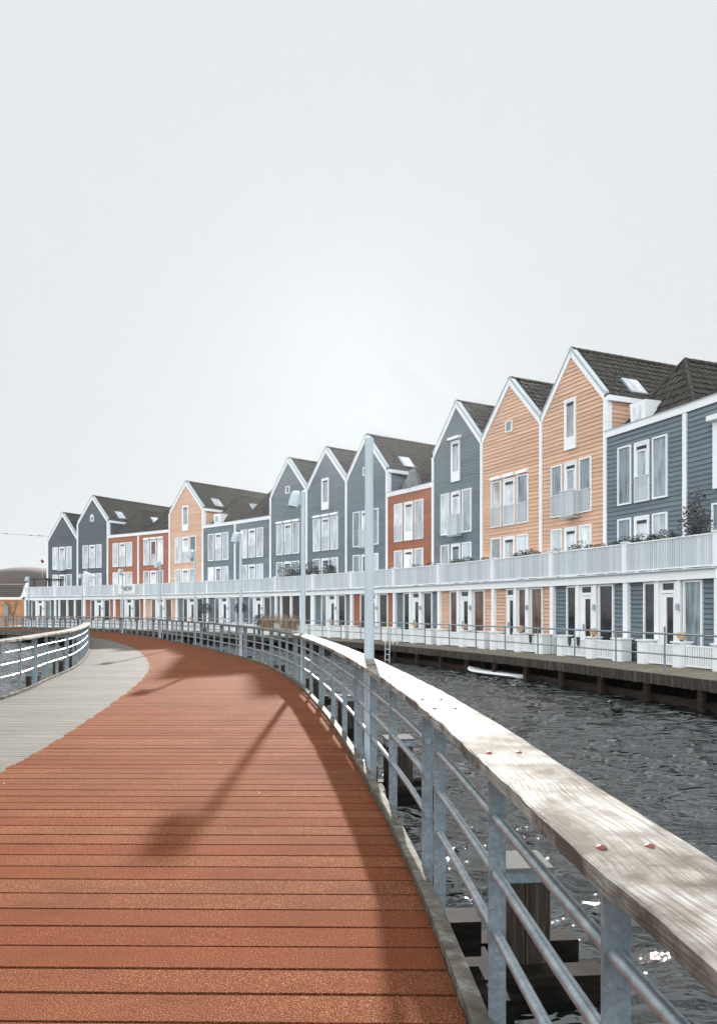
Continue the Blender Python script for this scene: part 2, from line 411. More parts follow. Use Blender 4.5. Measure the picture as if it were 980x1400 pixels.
# ------------------------------------------------------------------ bridge railings
def railing(cv, side, groups, label, s_dark):
    """groups: list of panels, each a list of arc positions of its posts (ends are doubled)"""
    p0 = cv.at(groups[0][0])
    root = empty('bridge_railing', (p0.x, p0.y, 0), 0, label, 'railing')
    for g in groups:
        for s in g:
            t = cv.tan(s); nrm = Vector((t.y, -t.x)) * side
            c = cv.at(s) + nrm * .112
            mb = MB(); mb.obox(V3(c, (1.03 - .28) / 2), (nrm.x, nrm.y, 0), (t.x, t.y, 0), (0, 0, 1), .034, .0075, (1.03 + .28) / 2)
            # fixing bolts into the deck edge
            for zz in (-.06, -.16): mb.tube([V3(c + t * .006, zz), V3(c + t * .022, zz)], .011, 6)
            mb.build('post', 'steel', root)
        for zz in (.835, .61, .375):
            a, b = g[0] - .05, g[-1] + .05
            n = max(2, int((b - a) / .3)); pts = [V3(cv.off(a + (b - a) * k / n, side * .108), zz) for k in range(n + 1)]
            mb = MB(); mb.tube(pts, .0205, 12); mb.build('rail', 'pipe', root, smooth=True)
    # handrail boards
    s = groups[0][0] - .6; end = groups[-1][-1]; first = True
    while s < end:
        L = min(4.3, end - s)
        if abs(s + L - s_dark) < 2.5: L = s_dark - s
        if L < .5: break
        n = max(4, int(L / .07)); mb = MB(); mb.uv = []
        prof = [(.0, -.05), (.0, -.006), (.007, 0), (.075, .001), (.15, .002), (.225, .001), (.283, -.001), (.29, -.007), (.29, -.05)]
        uu = random.uniform(0, 50)
        for k in range(n + 1):
            ss = s + .004 + (L - .008) * k / n
            for j, (o, zz) in enumerate(prof):
                w = .0
                if j in (0, 1, 2): w = .003 * math.sin(ss * 5.3 + 1) + .0025 * math.sin(ss * 13.7) + .0015 * math.sin(ss * 41) + random.uniform(-.0012, .0012)
                if j in (6, 7, 8): w = .0025 * math.sin(ss * 4.1) + .0015 * math.sin(ss * 17) + random.uniform(-.001, .001)
                if j in (0, 8): w += random.uniform(-.0035, .0035)
                q = cv.off(ss, side * (.028 + o + w)); mb.v.append(tuple(V3(q, 1.083 + zz))); mb.uv.append((uu + ss, o + zz + side))
        np_ = len(prof)
        for k in range(n):
            for j in range(np_ - 1):
                a = k * np_ + j; mb.f.append((a, a + 1, a + np_ + 1, a + np_)); mb.fm.append(0)
            mb.f.append((k * np_, (k + 1) * np_, (k + 1) * np_ + np_ - 1, k * np_ + np_ - 1)); mb.fm.append(0)
        mb.f.append(tuple(range(np_))); mb.f.append(tuple(n * np_ + j for j in range(np_))); mb.fm += [0, 0]
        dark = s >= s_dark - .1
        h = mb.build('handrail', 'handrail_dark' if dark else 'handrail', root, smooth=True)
        if dark and abs(s - s_dark) < .2: h['label'] = 'darker grey stretch of the handrail'
        for g in groups:
            for q in g:
                if s < q < s + L and cv.at(q).length < 9.5:
                    for o in (.085, .205):
                        c = cv.off(q + .02, side * o); b2 = MB()
                        b2.lathe(V3(c, 1.082), [(.013, 0), (.013, .003), (.010, .007), (.001, .010)], 10); b2.build('screw', 'bolt', h, smooth=True)
        s += L
    return root
def arcs(cv, ys): return [cv.atY(y) for y in ys]
gR = [arcs(RE, [-3.5, -2.2, -.9, .5, 1.74, 2.9, 4.2]), arcs(RE, [4.62, 6.1, 7.3, 8.35]), arcs(RE, [8.62, 9.85, 11.2, 12.7]), arcs(RE, [12.95, 14.5, 15.8, 17.0])]
s = gR[-1][-1] + .28
while s < RE.len - 5:
    gR.append([s, s + 1.25, s + 2.5, s + 3.75]); s += 4.03
railing(RE, 1, gR, 'outer galvanised bridge railing with broad bleached timber handrail in the right foreground', RE.atY(17.0))
gL = []; s = LE.atY(-3)
while s < LE.len - 5:
    gL.append([s, s + 1.2, s + 2.4, s + 3.6]); s += 3.87
railing(LE, -1, gL, 'inner galvanised bridge railing on the left, curving around the grey boards', LE.len + 10)

# ------------------------------------------------------------------ piles beside the bridge
def pile(p, t, nrm, label, cap=True, beams=True):
    root = empty('timber_pile', (p.x, p.y, WATER - .6), math.atan2(t.y, t.x), label, 'pile', 'timber piles beside the bridge')
    T3, N3 = Vector((t.x, t.y, 0)), Vector((nrm.x, nrm.y, 0))
    mb = MB()
    for o in (-.083, .083):
        mb.obox(V3(p, -.03 + (WATER - .6 + .03) / 2 - .015) + N3 * o, T3, N3, (0, 0, 1), .15, .080, (.57 + .8) / 2)
    mb.build('post', 'pile', root)
    if cap:
        mb = MB(); mb.obox(V3(p, .005), T3, N3, (0, 0, 1), .17, .18, .012); mb.build('cap', 'cap_grey', root)
        mb = MB(); mb.obox(V3(p, -.045), T3, N3, (0, 0, 1), .157, .169, .037); mb.build('band', 'steel', root)
    if beams:
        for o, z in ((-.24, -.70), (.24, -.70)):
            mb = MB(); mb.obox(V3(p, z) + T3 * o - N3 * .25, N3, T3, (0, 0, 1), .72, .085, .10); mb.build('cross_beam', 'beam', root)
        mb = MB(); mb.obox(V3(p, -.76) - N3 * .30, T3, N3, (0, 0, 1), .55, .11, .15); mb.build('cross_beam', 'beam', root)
    return root
names = ['nearest', 'second nearest', 'third nearest', 'fourth nearest', 'fifth nearest', 'sixth nearest', 'seventh nearest', 'eighth nearest', 'ninth nearest', 'tenth nearest']
for k in range(9):
    s = RE.atY(4.75) + 4.62 * k; t = RE.tan(s); nn = Vector((t.y, -t.x)); p = RE.off(s, .74)
    pile(p, t, nn, names[k] + ' capped square timber pile standing in the water outside the right railing')
for k, y in enumerate((9.5, 14.6, 19.4, 24.5, 30)):
    s = LE.atY(y); t = LE.tan(s); nn = Vector((-t.y, t.x)); p = LE.off(s, -.85)
    pile(p, t, nn, 'weathered timber pile %s outside the left railing' % ['nearest the viewer, half out of the picture', 'just beyond the nearest one', 'seen through the railing against bright water', 'dark and short, before the railing bends', 'at the bend of the railing'][k], cap=(k == 2))
# trestle beams of the bridge are part of its underside
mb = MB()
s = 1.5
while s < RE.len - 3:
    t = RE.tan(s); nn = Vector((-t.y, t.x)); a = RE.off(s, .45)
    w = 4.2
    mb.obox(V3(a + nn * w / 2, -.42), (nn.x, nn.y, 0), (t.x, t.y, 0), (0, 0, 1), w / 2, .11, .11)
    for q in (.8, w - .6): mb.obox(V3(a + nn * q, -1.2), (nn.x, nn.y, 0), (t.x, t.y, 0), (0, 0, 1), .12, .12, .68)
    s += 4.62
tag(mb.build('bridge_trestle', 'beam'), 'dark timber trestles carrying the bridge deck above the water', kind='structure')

# ------------------------------------------------------------------ street lamps
def make_lamp(loc, rz, label, head=True, H=4.42):
    root = empty('street_lamp', loc, rz, label, 'street lamp', 'grey lamp posts along the bridge')
    W = WM[root]
    def B(mb, name, mat, parent=root, smooth=True):
        mb.v = [W @ Vector(p) for p in mb.v]; return mb.build(name, mat, parent, smooth)
    mb = MB(); mb.tube([(0, 0, -.75), (0, 0, 1.1), (0, 0, H)], [.060, .058, .048], 20); mb.box(-.022, .022, -.066, -.05, .55, .85); B(mb, 'pole', 'lamp')
    mb = MB(); mb.lathe((0, 0, H), [(.053, -.02), (.053, .012), (.03, .03), (.001, .034)], 20); B(mb, 'pole_cap', 'lamp')
    mb = MB(); mb.box(-.13, .02, -.05, .05, -.12, -.10); mb.box(-.13, .02, -.05, .05, -.24, -.22); B(mb, 'clamp', 'steel', smooth=False)
    if head:
        ax = Vector((.24, 0, .97)).normalized(); c = Vector((-.245, 0, H - .36))
        mb = MB(); mb.lathe(c, [(.001, .385), (.05, .38), (.088, .36), (.112, .32), (.121, .27), (.124, .02), (.124, 0), (.116, 0), (.114, .03), (.001, .06)], 24, ax)
        h = B(mb, 'lamp_head', 'lamp')
        mb = MB(); mb.lathe(c, [(.001, .02), (.108, .02), (.108, .026), (.001, .026)], 20, ax); B(mb, 'lens', 'pane_dark', h)
        mb = MB(); mb.tube([(-.13, 0, H - .2), (-.04, 0, H - .2)], .028, 10); mb.box(-.10, -.04, -.02, .02, H - .30, H - .14); B(mb, 'bracket', 'lamp')
    return root
# arc position on the lamp line that is met by a given azimuth
lampY = [8.47, 17.15, 26.3, 34.2, 42.4, 50.2, 57.2, 62.4]
lab = ['thick grey lamp post in the centre, its top lost in the bright sky', 'second grey lamp post from the viewer, hooded lamp in front of the blue gables',
       'grey lamp post with hooded lamp in front of the blue flat-topped houses', 'grey lamp post beside the orange gable house on the left half',
       'grey lamp post in front of the left rust-red houses, right one', 'grey lamp post before the white banner on the balcony',
       'thin grey lamp post in front of the tall slate-dark gable', 'thin grey lamp post at the left end of the terrace row']
proto = None
for i, y in enumerate(lampY):
    s = RE.atY(y); t = RE.tan(s); nn = Vector((t.y, -t.x)); p = RE.off(s, .30 if i else .235)
    rz = math.atan2(nn.y, nn.x)
    if i == 0: make_lamp((p.x, p.y, 0), rz, lab[0], head=False, H=3.63)
    elif proto is None: proto = make_lamp((p.x, p.y, 0), rz, lab[i])
    else:
        c = copy_tree(proto); c.location = (p.x, p.y, 0); c.rotation_euler = (0, 0, rz); c['label'] = lab[i]
c = copy_tree(proto); c.location = (-39.6, 80.5, 0); c.rotation_euler = (0, 0, 0); c['label'] = 'small grey lamp post at the left picture edge before the ochre building'

# ------------------------------------------------------------------ houses
UP = [(12.25, 20.85), (10.993, 24.593), (9.552, 28.26), (7.975, 31.901), (6.056, 35.835), (4.043, 39.449), (1.703, 43.123), (-0.745, 46.589), (-3.509, 50.129),
      (-6.391, 53.482), (-9.54, 56.787), (-12.67, 59.766), (-16.155, 62.737), (-19.624, 65.414), (-23.232, 67.929), (-26.891, 70.213), (-30.645, 72.275)]
LO = [(9.83, 20.05), (8.622, 23.661), (7.197, 27.288), (5.661, 30.836), (3.798, 34.656), (1.855, 38.144), (-0.412, 41.704), (-2.79, 45.069), (-5.479, 48.514),
      (-8.28, 51.772), (-11.341, 54.985), (-14.375, 57.873), (-17.76, 60.758), (-21.131, 63.36), (-24.635, 65.803), (-28.18, 68.015), (-31.872, 70.043)]
UP = [Vector(p) for p in UP]; LO = [Vector(p) for p in LO]
EAVE, PAR, RIDGE = 9.86, 8.50, 12.22
# kind, upper colour, attic (t tall, s small square, a arched), lower colour, options
H = [dict(k='f', c='blue', lc='blue', shutter=1, lab='slate-blue house at the right picture edge with a big closed white shutter'),
     dict(k='f', c='blue', lc='blue', dormer=1, lab='slate-blue flat-fronted house with small white dormer, right of the nearest orange gable'),
     dict(k='g', c='orange', at='t', lc='orange', basket=1, bal=(1, 0, 1), lab='nearest orange gable house with tall attic window and grey balcony basket'),
     dict(k='g', c='orange', at='s', lc='orange', awn=1, bal=(1, 1, 1), lab='orange gable house with one tiny square attic window and three awning boxes'),
     dict(k='g', c='blue', at='t', lc='blue', basket=1, atawn=1, lab='blue gable house between the orange gables and the rust-red flat-fronted house'),
     dict(k='f', c='rust', lc='rust', bal=(1, 0, 1), tarp=1, lab='rust-red house right of the central lamp post, grey tarpaulin on its roof'),
     dict(k='g', c='blue', at='s', lc='blue', basket=1, lab='blue gable house partly hidden behind the central lamp post'),
     dict(k='g', c='blue', at='t', lc='dark', awn=1, lab='middle of the three joined light blue gables, with tall attic window'),
     dict(k='g', c='blue', at='s', lc='blue', awn=1, lab='leftmost of the three joined light blue gables, behind the second lamp post'),
     dict(k='f', c='blue', lc='blue', lab='blue flat-fronted house directly left of the light blue gables'),
     dict(k='f', c='blue', lc='blue', dormer=1, lab='blue flat-fronted house right of the small orange gable, with white dormer'),
     dict(k='g', c='orange', at='t', lc='orange', lab='small distant orange gable house with tall attic window'),
     dict(k='f', c='rust', lc='rust', warm=1, awn=1, lab='distant rust-red flat-fronted house beside the small orange gable'),
     dict(k='f', c='rust', lc='rust', lab='distant rust-red flat-fronted house beside the dark slate gable'),
     dict(k='g', c='navy', at='a', lc='dark', lab='dark slate gable house with small arched attic window, second from the left end'),
     dict(k='g', c='navy', at=None, lc='navy', basket=1, low=1, lab='lowest dark slate gable house at the far left end of the row')]

def tiled(mb, O, A, Bv, LA, LB, rng, step=.05):
    """pantile slope: A along eave, Bv up the slope (unit), rng(v) -> (u0, u1)"""
    nrm = A.cross(Bv).normalized()
    if nrm.z < 0: nrm = -nrm
    nc = max(1, round(LB / .34)); dv = LB / nc
    for j in range(nc):
        v0, v1 = j * dv, (j + 1) * dv + .03
        ua, ub = rng(v0 + dv * .3)
        if ub - ua < .1: continue
        n = max(2, int((ub - ua) / step)); vs = []
        for i in range(n + 1):
            u = ua + (ub - ua) * i / n
            ph = u / .30 * 2 * math.pi
            h = .026 * (math.sin(ph) + .35 * math.sin(2 * ph + .6))
            b = O + A * u
            vs.append(b + Bv * v0 + nrm * (h + .022)); vs.append(b + Bv * v0 + nrm * (h + .058)); vs.append(b + Bv * v1 + nrm * (h + .012))
        fs = []
        for i in range(n):
            a = i * 3; fs += [(a, a + 3, a + 4, a + 1), (a + 1, a + 4, a + 5, a + 2)]
        mb.add(vs, fs)
def ridge_tiles(mb, a, b, r=.11):
    a, b = Vector(a), Vector(b); L = (b - a).length; n = max(1, int(L / .36)); t = (b - a) / n
    for k in range(n):
        mb.tube([a + t * k, a + t * (k + 1.06)], [r * 1.08, r * .92], 10)

for i, h in enumerate(H):
    ua, ub = UP[i], UP[i + 1]; la, lb = LO[i], LO[i + 1]
    eave = 8.40 if h.get('low') else EAVE; ridge = 10.92 if h.get('low') else RIDGE
    du = (ub - ua); W = du.length; du = du.normalized(); nu = Vector((du.y, -du.x))
    dl = (lb - la); WL = dl.length; dl = dl.normalized(); nl = Vector((dl.y, -dl.x))
    D3u, N3u, D3l, N3l = [Vector((q.x, q.y, 0)) for q in (du, nu, dl, nl)]; ZZ = Vector((0, 0, 1))
    U = lambda s, d, z: V3(ua + du * (W * s) + nu * d, z)
    Lw = lambda s, d, z: V3(la + dl * (WL * s) + nl * d, z)
    base = (la + lb) / 2
    root = empty('row_house', (base.x, base.y, 0), math.atan2(-dl.y, -dl.x), h['lab'], 'house', 'coloured row houses with white terraces along the water')
    near = i < 7
    gable = h['k'] == 'g'
    # --- upper wall in overlapping boards
    def zrange(z):
        if not gable or z <= eave: return 0, 1
        f = (z - eave) / (ridge - eave) * .5; return min(f, .5), max(1 - f, .5)
    def clap(mb, P, z0, z1, pitch, rng, s_lo=0, s_hi=1, proud=.034):
        z = z0; rj = random.Random(int(z0 * 100) + i)
        while z < z1 - .01:
            zt = min(z + pitch, z1)
            a0, b0_ = rng(z); a1, b1_ = rng(zt)
            a0, a1 = max(a0, s_lo), max(a1, s_lo); b0_, b1_ = min(b0_, s_hi), min(b1_, s_hi)
            if b0_ - a0 > .002:
                q = rj.uniform(.2, .8); g = .0012; cuts = [(0, q - g), (q + g, 1)] if (b0_ - a0) > .5 else [(0, 1)]
                for (f0, f1) in cuts:
                    x0_, x1_, y0_, y1_ = a0 + (b0_ - a0) * f0, a0 + (b0_ - a0) * f1, a1 + (b1_ - a1) * f0, a1 + (b1_ - a1) * f1; pr = proud + rj.uniform(-.003, .003)
                    mb.add([P(x0_, -.001, z), P(x1_, -.001, z), P(x1_, -pr, z + .001), P(x0_, -pr, z + .001), P(y0_, -.003, zt), P(y1_, -.003, zt)],
                           [(0, 1, 2, 3), (3, 2, 5, 4)])
            z = zt
    top = ridge if gable else PAR
    mb = MB(); clap(mb, U, 2.86, top, .168, zrange)
    # body behind the boards
    dd = 10.5; bt = eave if gable else PAR - .1
    mb.hexa([U(0, .01, 2.7), U(1, .01, 2.7), U(1.03, dd, 2.7), U(-.03, dd, 2.7), U(0, .01, bt), U(1, .01, bt), U(1.03, dd, bt), U(-.03, dd, bt)])
    if gable:
        for q in (.012, dd - .01): mb.add([U(0, q, eave), U(1, q, eave), U(.5, q, ridge)], [(0, 1, 2)])
        # side wall boards that show above a lower neighbour
        if i > 0 and H[i - 1]['k'] == 'f':
            z = PAR - .4
            while z < eave - .14:
                zt = min(z + .168, eave - .1)
                mb.add([U(0, .25, z) - D3u * .002, U(-.0, 3.6, z) - D3u * .002, U(0, 3.6, z) - D3u * .024, U(0, .25, z) - D3u * .024, U(0, .25, zt) - D3u * .003, U(0, 3.6, zt) - D3u * .003],
                       [(0, 1, 2, 3), (3, 2, 5, 4)]); z = zt
    if i == len(H) - 1 or (i == 14):
        z = 2.8 if i == 15 else 8.3
        while z < eave - .1:
            zt = z + .168
            mb.add([U(1, 0, z) + D3u * .002, U(1, 6, z) + D3u * .002, U(1, 6, z) + D3u * .024, U(1, 0, z) + D3u * .024, U(1, 0, zt) + D3u * .003, U(1, 6, zt) + D3u * .003],
                   [(0, 1, 2, 3), (3, 2, 5, 4)]); z = zt
    mb.build('wall', h['c'], root)
    # --- roof
    stp = .05 if i < 5 else (.075 if i < 10 else .10)
    rf = MB()
    if gable:
        for sd in (0, 1):
            e = U(sd, -.10, eave + .10); r_ = U(.5, -.10, ridge + .10)
            Bv = (r_ - e); LB = Bv.length; Bv.normalize()
            tiled(rf, e + N3u * .02, N3u, Bv, dd, LB, lambda v: (.14, dd + .3), stp)
            # solid slab below the tiles
            q = [U(sd, -.06, eave - .02), U(.5, -.06, ridge + .0), U(.5, dd + .3, ridge), U(sd, dd + .3, eave - .02)]
            rf.hexa([p - ZZ * .05 for p in q] + [p + ZZ * .09 for p in q])
        roof = rf.build('roof', 'tile', root)
        mb = MB(); ridge_tiles(mb, U(.5, -.02, ridge + .13), U(.5, dd + .3, ridge + .13), .10); mb.build('ridge', 'tile', roof, smooth=True)
        # bargeboards with zinc flashing above
        for sd in (0, 1):
            e = U(sd, 0, eave); r_ = U(.5, 0, ridge); sl = (r_ - e).normalized(); up = (sl.cross(N3u)).normalized()
            if up.z < 0: up = -up
            mb = MB(); w = .115
            a, b = e - up * .03 + sl * .02, r_ - up * .03
            zc = Vector((0, 0, w * 2.9))
            mb.hexa([a - zc * .42 - N3u * .07, b - zc * .42 - N3u * .07, b - zc * .42 + N3u * .0, a - zc * .42 + N3u * .0,
                     a + zc * .42 - N3u * .07, b + zc * .42 - N3u * .07, b + zc * .42 + N3u * .0, a + zc * .42 + N3u * .0])
            mb.build('bargeboard', 'white', root)
            mb = MB()
            a2, b2 = a + zc * .42, b + zc * .42
            mb.hexa([a2 - N3u * .085 + ZZ * .003, b2 - N3u * .085 + ZZ * .003, b2 + N3u * .17 + ZZ * .003, a2 + N3u * .17 + ZZ * .003,
                     a2 - N3u * .085 + ZZ * .13, b2 - N3u * .085 + ZZ * .13, b2 + N3u * .17 + ZZ * .13, a2 + N3u * .17 + ZZ * .13])
            mb.build('flashing', 'grey', root)
        if i > 0 and H[i - 1]['k'] == 'f':   # side eave board and corner board
            mb = MB(); mb.hexa([U(0, .0, eave - .14) - D3u * .16, U(0, 0, eave - .14), U(0, 4.2, eave - .14), U(0, 4.2, eave - .14) - D3u * .16,
                                U(0, .0, eave + .06) - D3u * .16, U(0, 0, eave + .06), U(0, 4.2, eave + .06), U(0, 4.2, eave + .06) - D3u * .16])
            mb.build('eave_board', 'white', root)
            mb = MB(); mb.hexa([U(0, .03, PAR - .3) - D3u * .03, U(0, .03, PAR - .3), U(0, .26, PAR - .3), U(0, .26, PAR - .3) - D3u * .03,
                                U(0, .03, eave - .142) - D3u * .03, U(0, .03, eave - .142), U(0, .26, eave - .142), U(0, .26, eave - .142) - D3u * .03])
            mb.build('corner_board', 'white', root)
        # roof window
        if i in (2, 4, 6, 11, 14):
            e = U(0, 0, eave + .1); r_ = U(.5, 0, ridge + .1); sl = (r_ - e); ln = sl.length; sl.normalize(); up = (N3u.cross(sl)).normalized()
            if up.z < 0: up = -up
            c = e + sl * ln * .26 + N3u * 1.85 + up * .07
            mb = MB(); mb.obox(c, N3u, sl, up, .42, .47, .045); rw = mb.build('roof_window', 'grey', root)
            mb = MB(); mb.obox(c + up * .048, N3u, sl, up, .35, .39, .006); mb.build('pane', 'skylight', rw)
            if i in (2, 6, 11):
                c2 = e + sl * ln * .30 + N3u * 1.05
                mb = MB(); mb.lathe(c2, [(.06, -.1), (.06, .34), (.10, .35), (.10, .42), (.05, .44), (.05, .52), (.001, .52)], 12); mb.build('vent_pipe', 'black', root, smooth=True)
        if i in (4,):
            pass
    else:
        zb = PAR - .08; zr = 10.85; d0, d1 = .5, 1.95; s0, s1 = .02, .98
        C0, C1, AP = U(s0, d0, zb), U(s1, d0, zb), U(.5, d1, zr)
        # front hip face
        mid = U(.5, d0, zb); Bv = (AP - mid); LB = Bv.length; Bv.normalize(); w = (s1 - s0) * W
        tiled(rf, C0, D3u, Bv, w, LB, lambda v: (w * .5 * v / LB, w - w * .5 * v / LB), stp)
        rf.add([C0, C1, AP], [(0, 1, 2)])
        for sd, C in ((0, C0), (1, C1)):
            m2 = U(.5, d0, zr); Bs = (m2 - C); LS = Bs.length; Bs.normalize(); ll = dd - d0
            tiled(rf, C, N3u, Bs, ll, LS, lambda v: ((d1 - d0) * v / LS, ll), stp)
            Cb = U(s0 if sd == 0 else s1, dd, zb); Ab = U(.5, dd, zr); rf.add([C, AP, Ab, Cb], [(0, 1, 2, 3)])
        roof = rf.build('roof', 'tile', root)
        mb = MB(); ridge_tiles(mb, AP + ZZ * .05, U(.5, dd, zr + .05), .10); ridge_tiles(mb, C0 + ZZ * .03, AP + ZZ * .05, .085); ridge_tiles(mb, C1 + ZZ * .03, AP + ZZ * .05, .085)
        mb.build('ridge', 'tile', roof, smooth=True)
        mb = MB(); mb.hexa([U(-.02, -.075, PAR - .24), U(1.0, -.075, PAR - .24), U(1, .25, PAR - .24), U(-.02, .25, PAR - .24),
                            U(-.02, -.075, PAR), U(1.0, -.075, PAR), U(1, .25, PAR), U(-.02, .25, PAR)]); mb.build('parapet_board', 'white', root)
        mb = MB(); mb.hexa([U(-.02, -.10, PAR + .003), U(1, -.10, PAR + .003), U(1, .28, PAR + .003), U(-.02, .28, PAR + .003),
                            U(-.02, -.10, PAR + .035), U(1, -.10, PAR + .035), U(1, .28, PAR + .035), U(-.02, .28, PAR + .035)]); mb.build('coping', 'grey', root)
        if i in (0, 10, 13):
            e = U(0, 0, zb); sl = (U(.5, 0, zr) - e); ln = sl.length; sl.normalize(); up = N3u.cross(sl).normalized()
            if up.z < 0: up = -up
            c = e + sl * ln * .62 + N3u * 3.0 + up * .07
            mb = MB(); mb.obox(c, N3u, sl, up, .42, .40, .045); rw = mb.build('roof_window', 'grey', root)
            mb = MB(); mb.obox(c + up * .048, N3u, sl, up, .35, .33, .006); mb.build('pane', 'skylight', rw)
        if h.get('dormer'):
            mb = MB()
            mb.hexa([U(.56, .30, PAR - .05), U(.74, .30, PAR - .05), U(.74, 1.0, PAR - .05), U(.56, 1.0, PAR - .05),
                     U(.55, .26, PAR + .84), U(.75, .26, PAR + .84), U(.75, 1.55, PAR + .86), U(.55, 1.55, PAR + .86)])
            dm = mb.build('dormer', 'white', root)
            mb = MB(); mb.hexa([U(.60, .270, PAR + .20), U(.70, .270, PAR + .20), U(.70, .33, PAR + .20), U(.60, .33, PAR + .20),
                                U(.60, .245, PAR + .66), U(.70, .245, PAR + .66), U(.70, .33, PAR + .66), U(.60, .33, PAR + .66)]); mb.build('window', 'pane_light', dm)
    # --- white corner boards on the party line (owned by the nearer house)
    def vboard(P, s, z0, z1, w, d0=-.06, name='corner_board', Dv=D3u):
        mb = MB(); a, b = P(s, d0, z0), P(s, .02, z0)
        mb.hexa([a - Dv * w, a + Dv * w, b + Dv * w, b - Dv * w, a - Dv * w + ZZ * (z1 - z0), a + Dv * w + ZZ * (z1 - z0), b + Dv * w + ZZ * (z1 - z0), b - Dv * w + ZZ * (z1 - z0)])
        return mb.build(name, 'white', root)
    e2 = 0
    if i + 1 < len(H): e2 = (8.40 if H[i + 1].get('low') else EAVE) if H[i + 1]['k'] == 'g' else PAR - .24
    e1 = eave if gable else PAR - .24
    vboard(U, 1, 2.87, (max(e1, e2) if i < 14 or i == 15 else eave) + (-.02 if i != 14 else -.02), .085, -.08)
    # --- windows
    def win(P, Dv, Nv, s0, s1, z0, z1, kind='side', pane='pane_sky', fw=.055, parent=root, open_=False):
        mb = MB(); a, b = (s0, s1)
        Wd = (P(s1, 0, 0) - P(s0, 0, 0)).length
        f = fw / Wd * (s1 - s0)
        def bx(sa, sb, za, zb2, da=-.085, db=.0):
            mb.hexa([P(sa, da, za), P(sb, da, za), P(sb, db, za), P(sa, db, za), P(sa, da, zb2), P(sb, da, zb2), P(sb, db, zb2), P(sa, db, zb2)])
        bx(a, a + f, z0, z1); bx(b - f, b, z0, z1); bx(a + f, b - f, z1 - fw, z1); bx(a + f, b - f, z0, z0 + fw, -.10)
        if kind == 'door':
            g = .06 / Wd * (s1 - s0)
            bx(a + f, a + f + g, z0 + fw, z1 - fw, -.065); bx(b - f - g, b - f, z0 + fw, z1 - fw, -.065)
            bx(a + f + g, b - f - g, z1 - fw - .10, z1 - fw, -.065)
            if z1 - z0 > 1.9: bx(a + f + g, b - f - g, z0 + fw, z0 + .52, -.062)
        wo = mb.build('window', 'white', parent)
        mb = MB(); mb.quad(P(a + f, -.036, z0 + fw), P(b - f, -.036, z0 + fw), P(b - f, -.036, z1 - fw), P(a + f, -.036, z1 - fw)); mb.build('pane', pane, wo)
        if kind == 'door':
            mb = MB(); bx(a + f * 2.6, b - f * 2.6, z1 - fw - .22, z1 - fw - .12, -.070, -.03); mb.build('vent_slot', 'darkslot', wo)
        if open_ :   # tilted inner sash
            mb = MB(); q = .10
            bx(a + f * 2.2, a + f * 3.0, z0 + .75, z1 - .3, -.060 - .02); bx(b - f * 3, b - f * 2.2, z0 + .75, z1 - .3, -.08); bx(a + f * 2.2, b - f * 2.2, z1 - .36, z1 - .3, -.08)
            mb.build('sash', 'white', wo)
        return wo
    trio = [(.195, .372), (.410, .598), (.640, .820)]
    rnd = random.Random(i * 13 + 5)
    if h.get('shutter'):
        # big closed shutter with box, wide window below
        win(U, D3u, N3u, .30, .66, 5.57, 7.73)
        mb = MB(); mb.hexa([U(.28, -.115, 5.50), U(.68, -.115, 5.50), U(.68, -.09, 5.50), U(.28, -.09, 5.50), U(.28, -.115, 7.62), U(.68, -.115, 7.62), U(.68, -.09, 7.62), U(.28, -.09, 7.62)])
        mb.build('shutter', 'white', root)
        mb = MB(); mb.hexa([U(.26, -.30, 7.66), U(.70, -.30, 7.66), U(.70, -.02, 7.66), U(.26, -.02, 7.66), U(.26, -.30, 7.82), U(.70, -.30, 7.82), U(.70, -.02, 7.88), U(.26, -.02, 7.88)])
        mb.build('shutter_box', 'white', root)
        mb = MB(); mb.quad(U(.30, -.09, 5.5), U(.66, -.09, 5.5), U(.66, -.09, 7.6), U(.30, -.09, 7.6))
        win(U, D3u, N3u, .30, .70, 2.95, 5.05, 'side', 'pane_mid')
    else:
        for j, (a, b) in enumerate(trio):
            dark = near and i <= 2
            pn = rnd.choice(['pane_mid', 'pane_mid', 'pane_sky'] if dark else ['pane_sky', 'pane_light', 'pane_sky', 'pane_mid'])
            if j == 1: pn = 'pane_sky' if dark else 'pane_light'
            if h.get('warm') and j == 1: pn = 'pane_warm'
            win(U, D3u, N3u, a, b, 5.55, 7.73, 'door' if j == 1 else 'side', pn, open_=(j == 1 and i in (1, 2, 4)))
            pn = rnd.choice(['pane_sky', 'pane_mid', 'pane_sky', 'pane_light'])
            win(U, D3u, N3u, a, b, 2.95, 5.04, 'door' if j == 1 else 'side', pn)
            bal = h.get('bal', (0, 1, 0))
            if bal[j] and not (h.get('basket') and j == 1):
                mb = MB(); aa, bb2 = a + .012, b - .012; n = 12
                for k in range(n):
                    sa = aa + (bb2 - aa) * (k + .15) / n; sb = aa + (bb2 - aa) * (k + .75) / n
                    mb.hexa([U(sa, -.118, 5.62), U(sb, -.118, 5.62), U(sb, -.108, 5.62), U(sa, -.108, 5.62), U(sa, -.118, 6.44), U(sb, -.118, 6.44), U(sb, -.108, 6.44), U(sa, -.108, 6.44)])
                mb.hexa([U(a, -.13, 6.441), U(b, -.13, 6.441), U(b, -.09, 6.441), U(a, -.09, 6.441), U(a, -.13, 6.48), U(b, -.13, 6.48), U(b, -.09, 6.48), U(a, -.09, 6.48)])
                mb.build('window_guard', 'offwhite', root)
            if h.get('awn'):
                mb = MB(); mb.hexa([U(a + .002, -.17, 7.80), U(b - .004, -.17, 7.80), U(b - .004, -.02, 7.80), U(a + .002, -.02, 7.80),
                                    U(a + .002, -.15, 7.93), U(b - .004, -.15, 7.93), U(b - .004, -.02, 7.98), U(a + .002, -.02, 7.98)]); mb.build('awning_box', 'white', root)
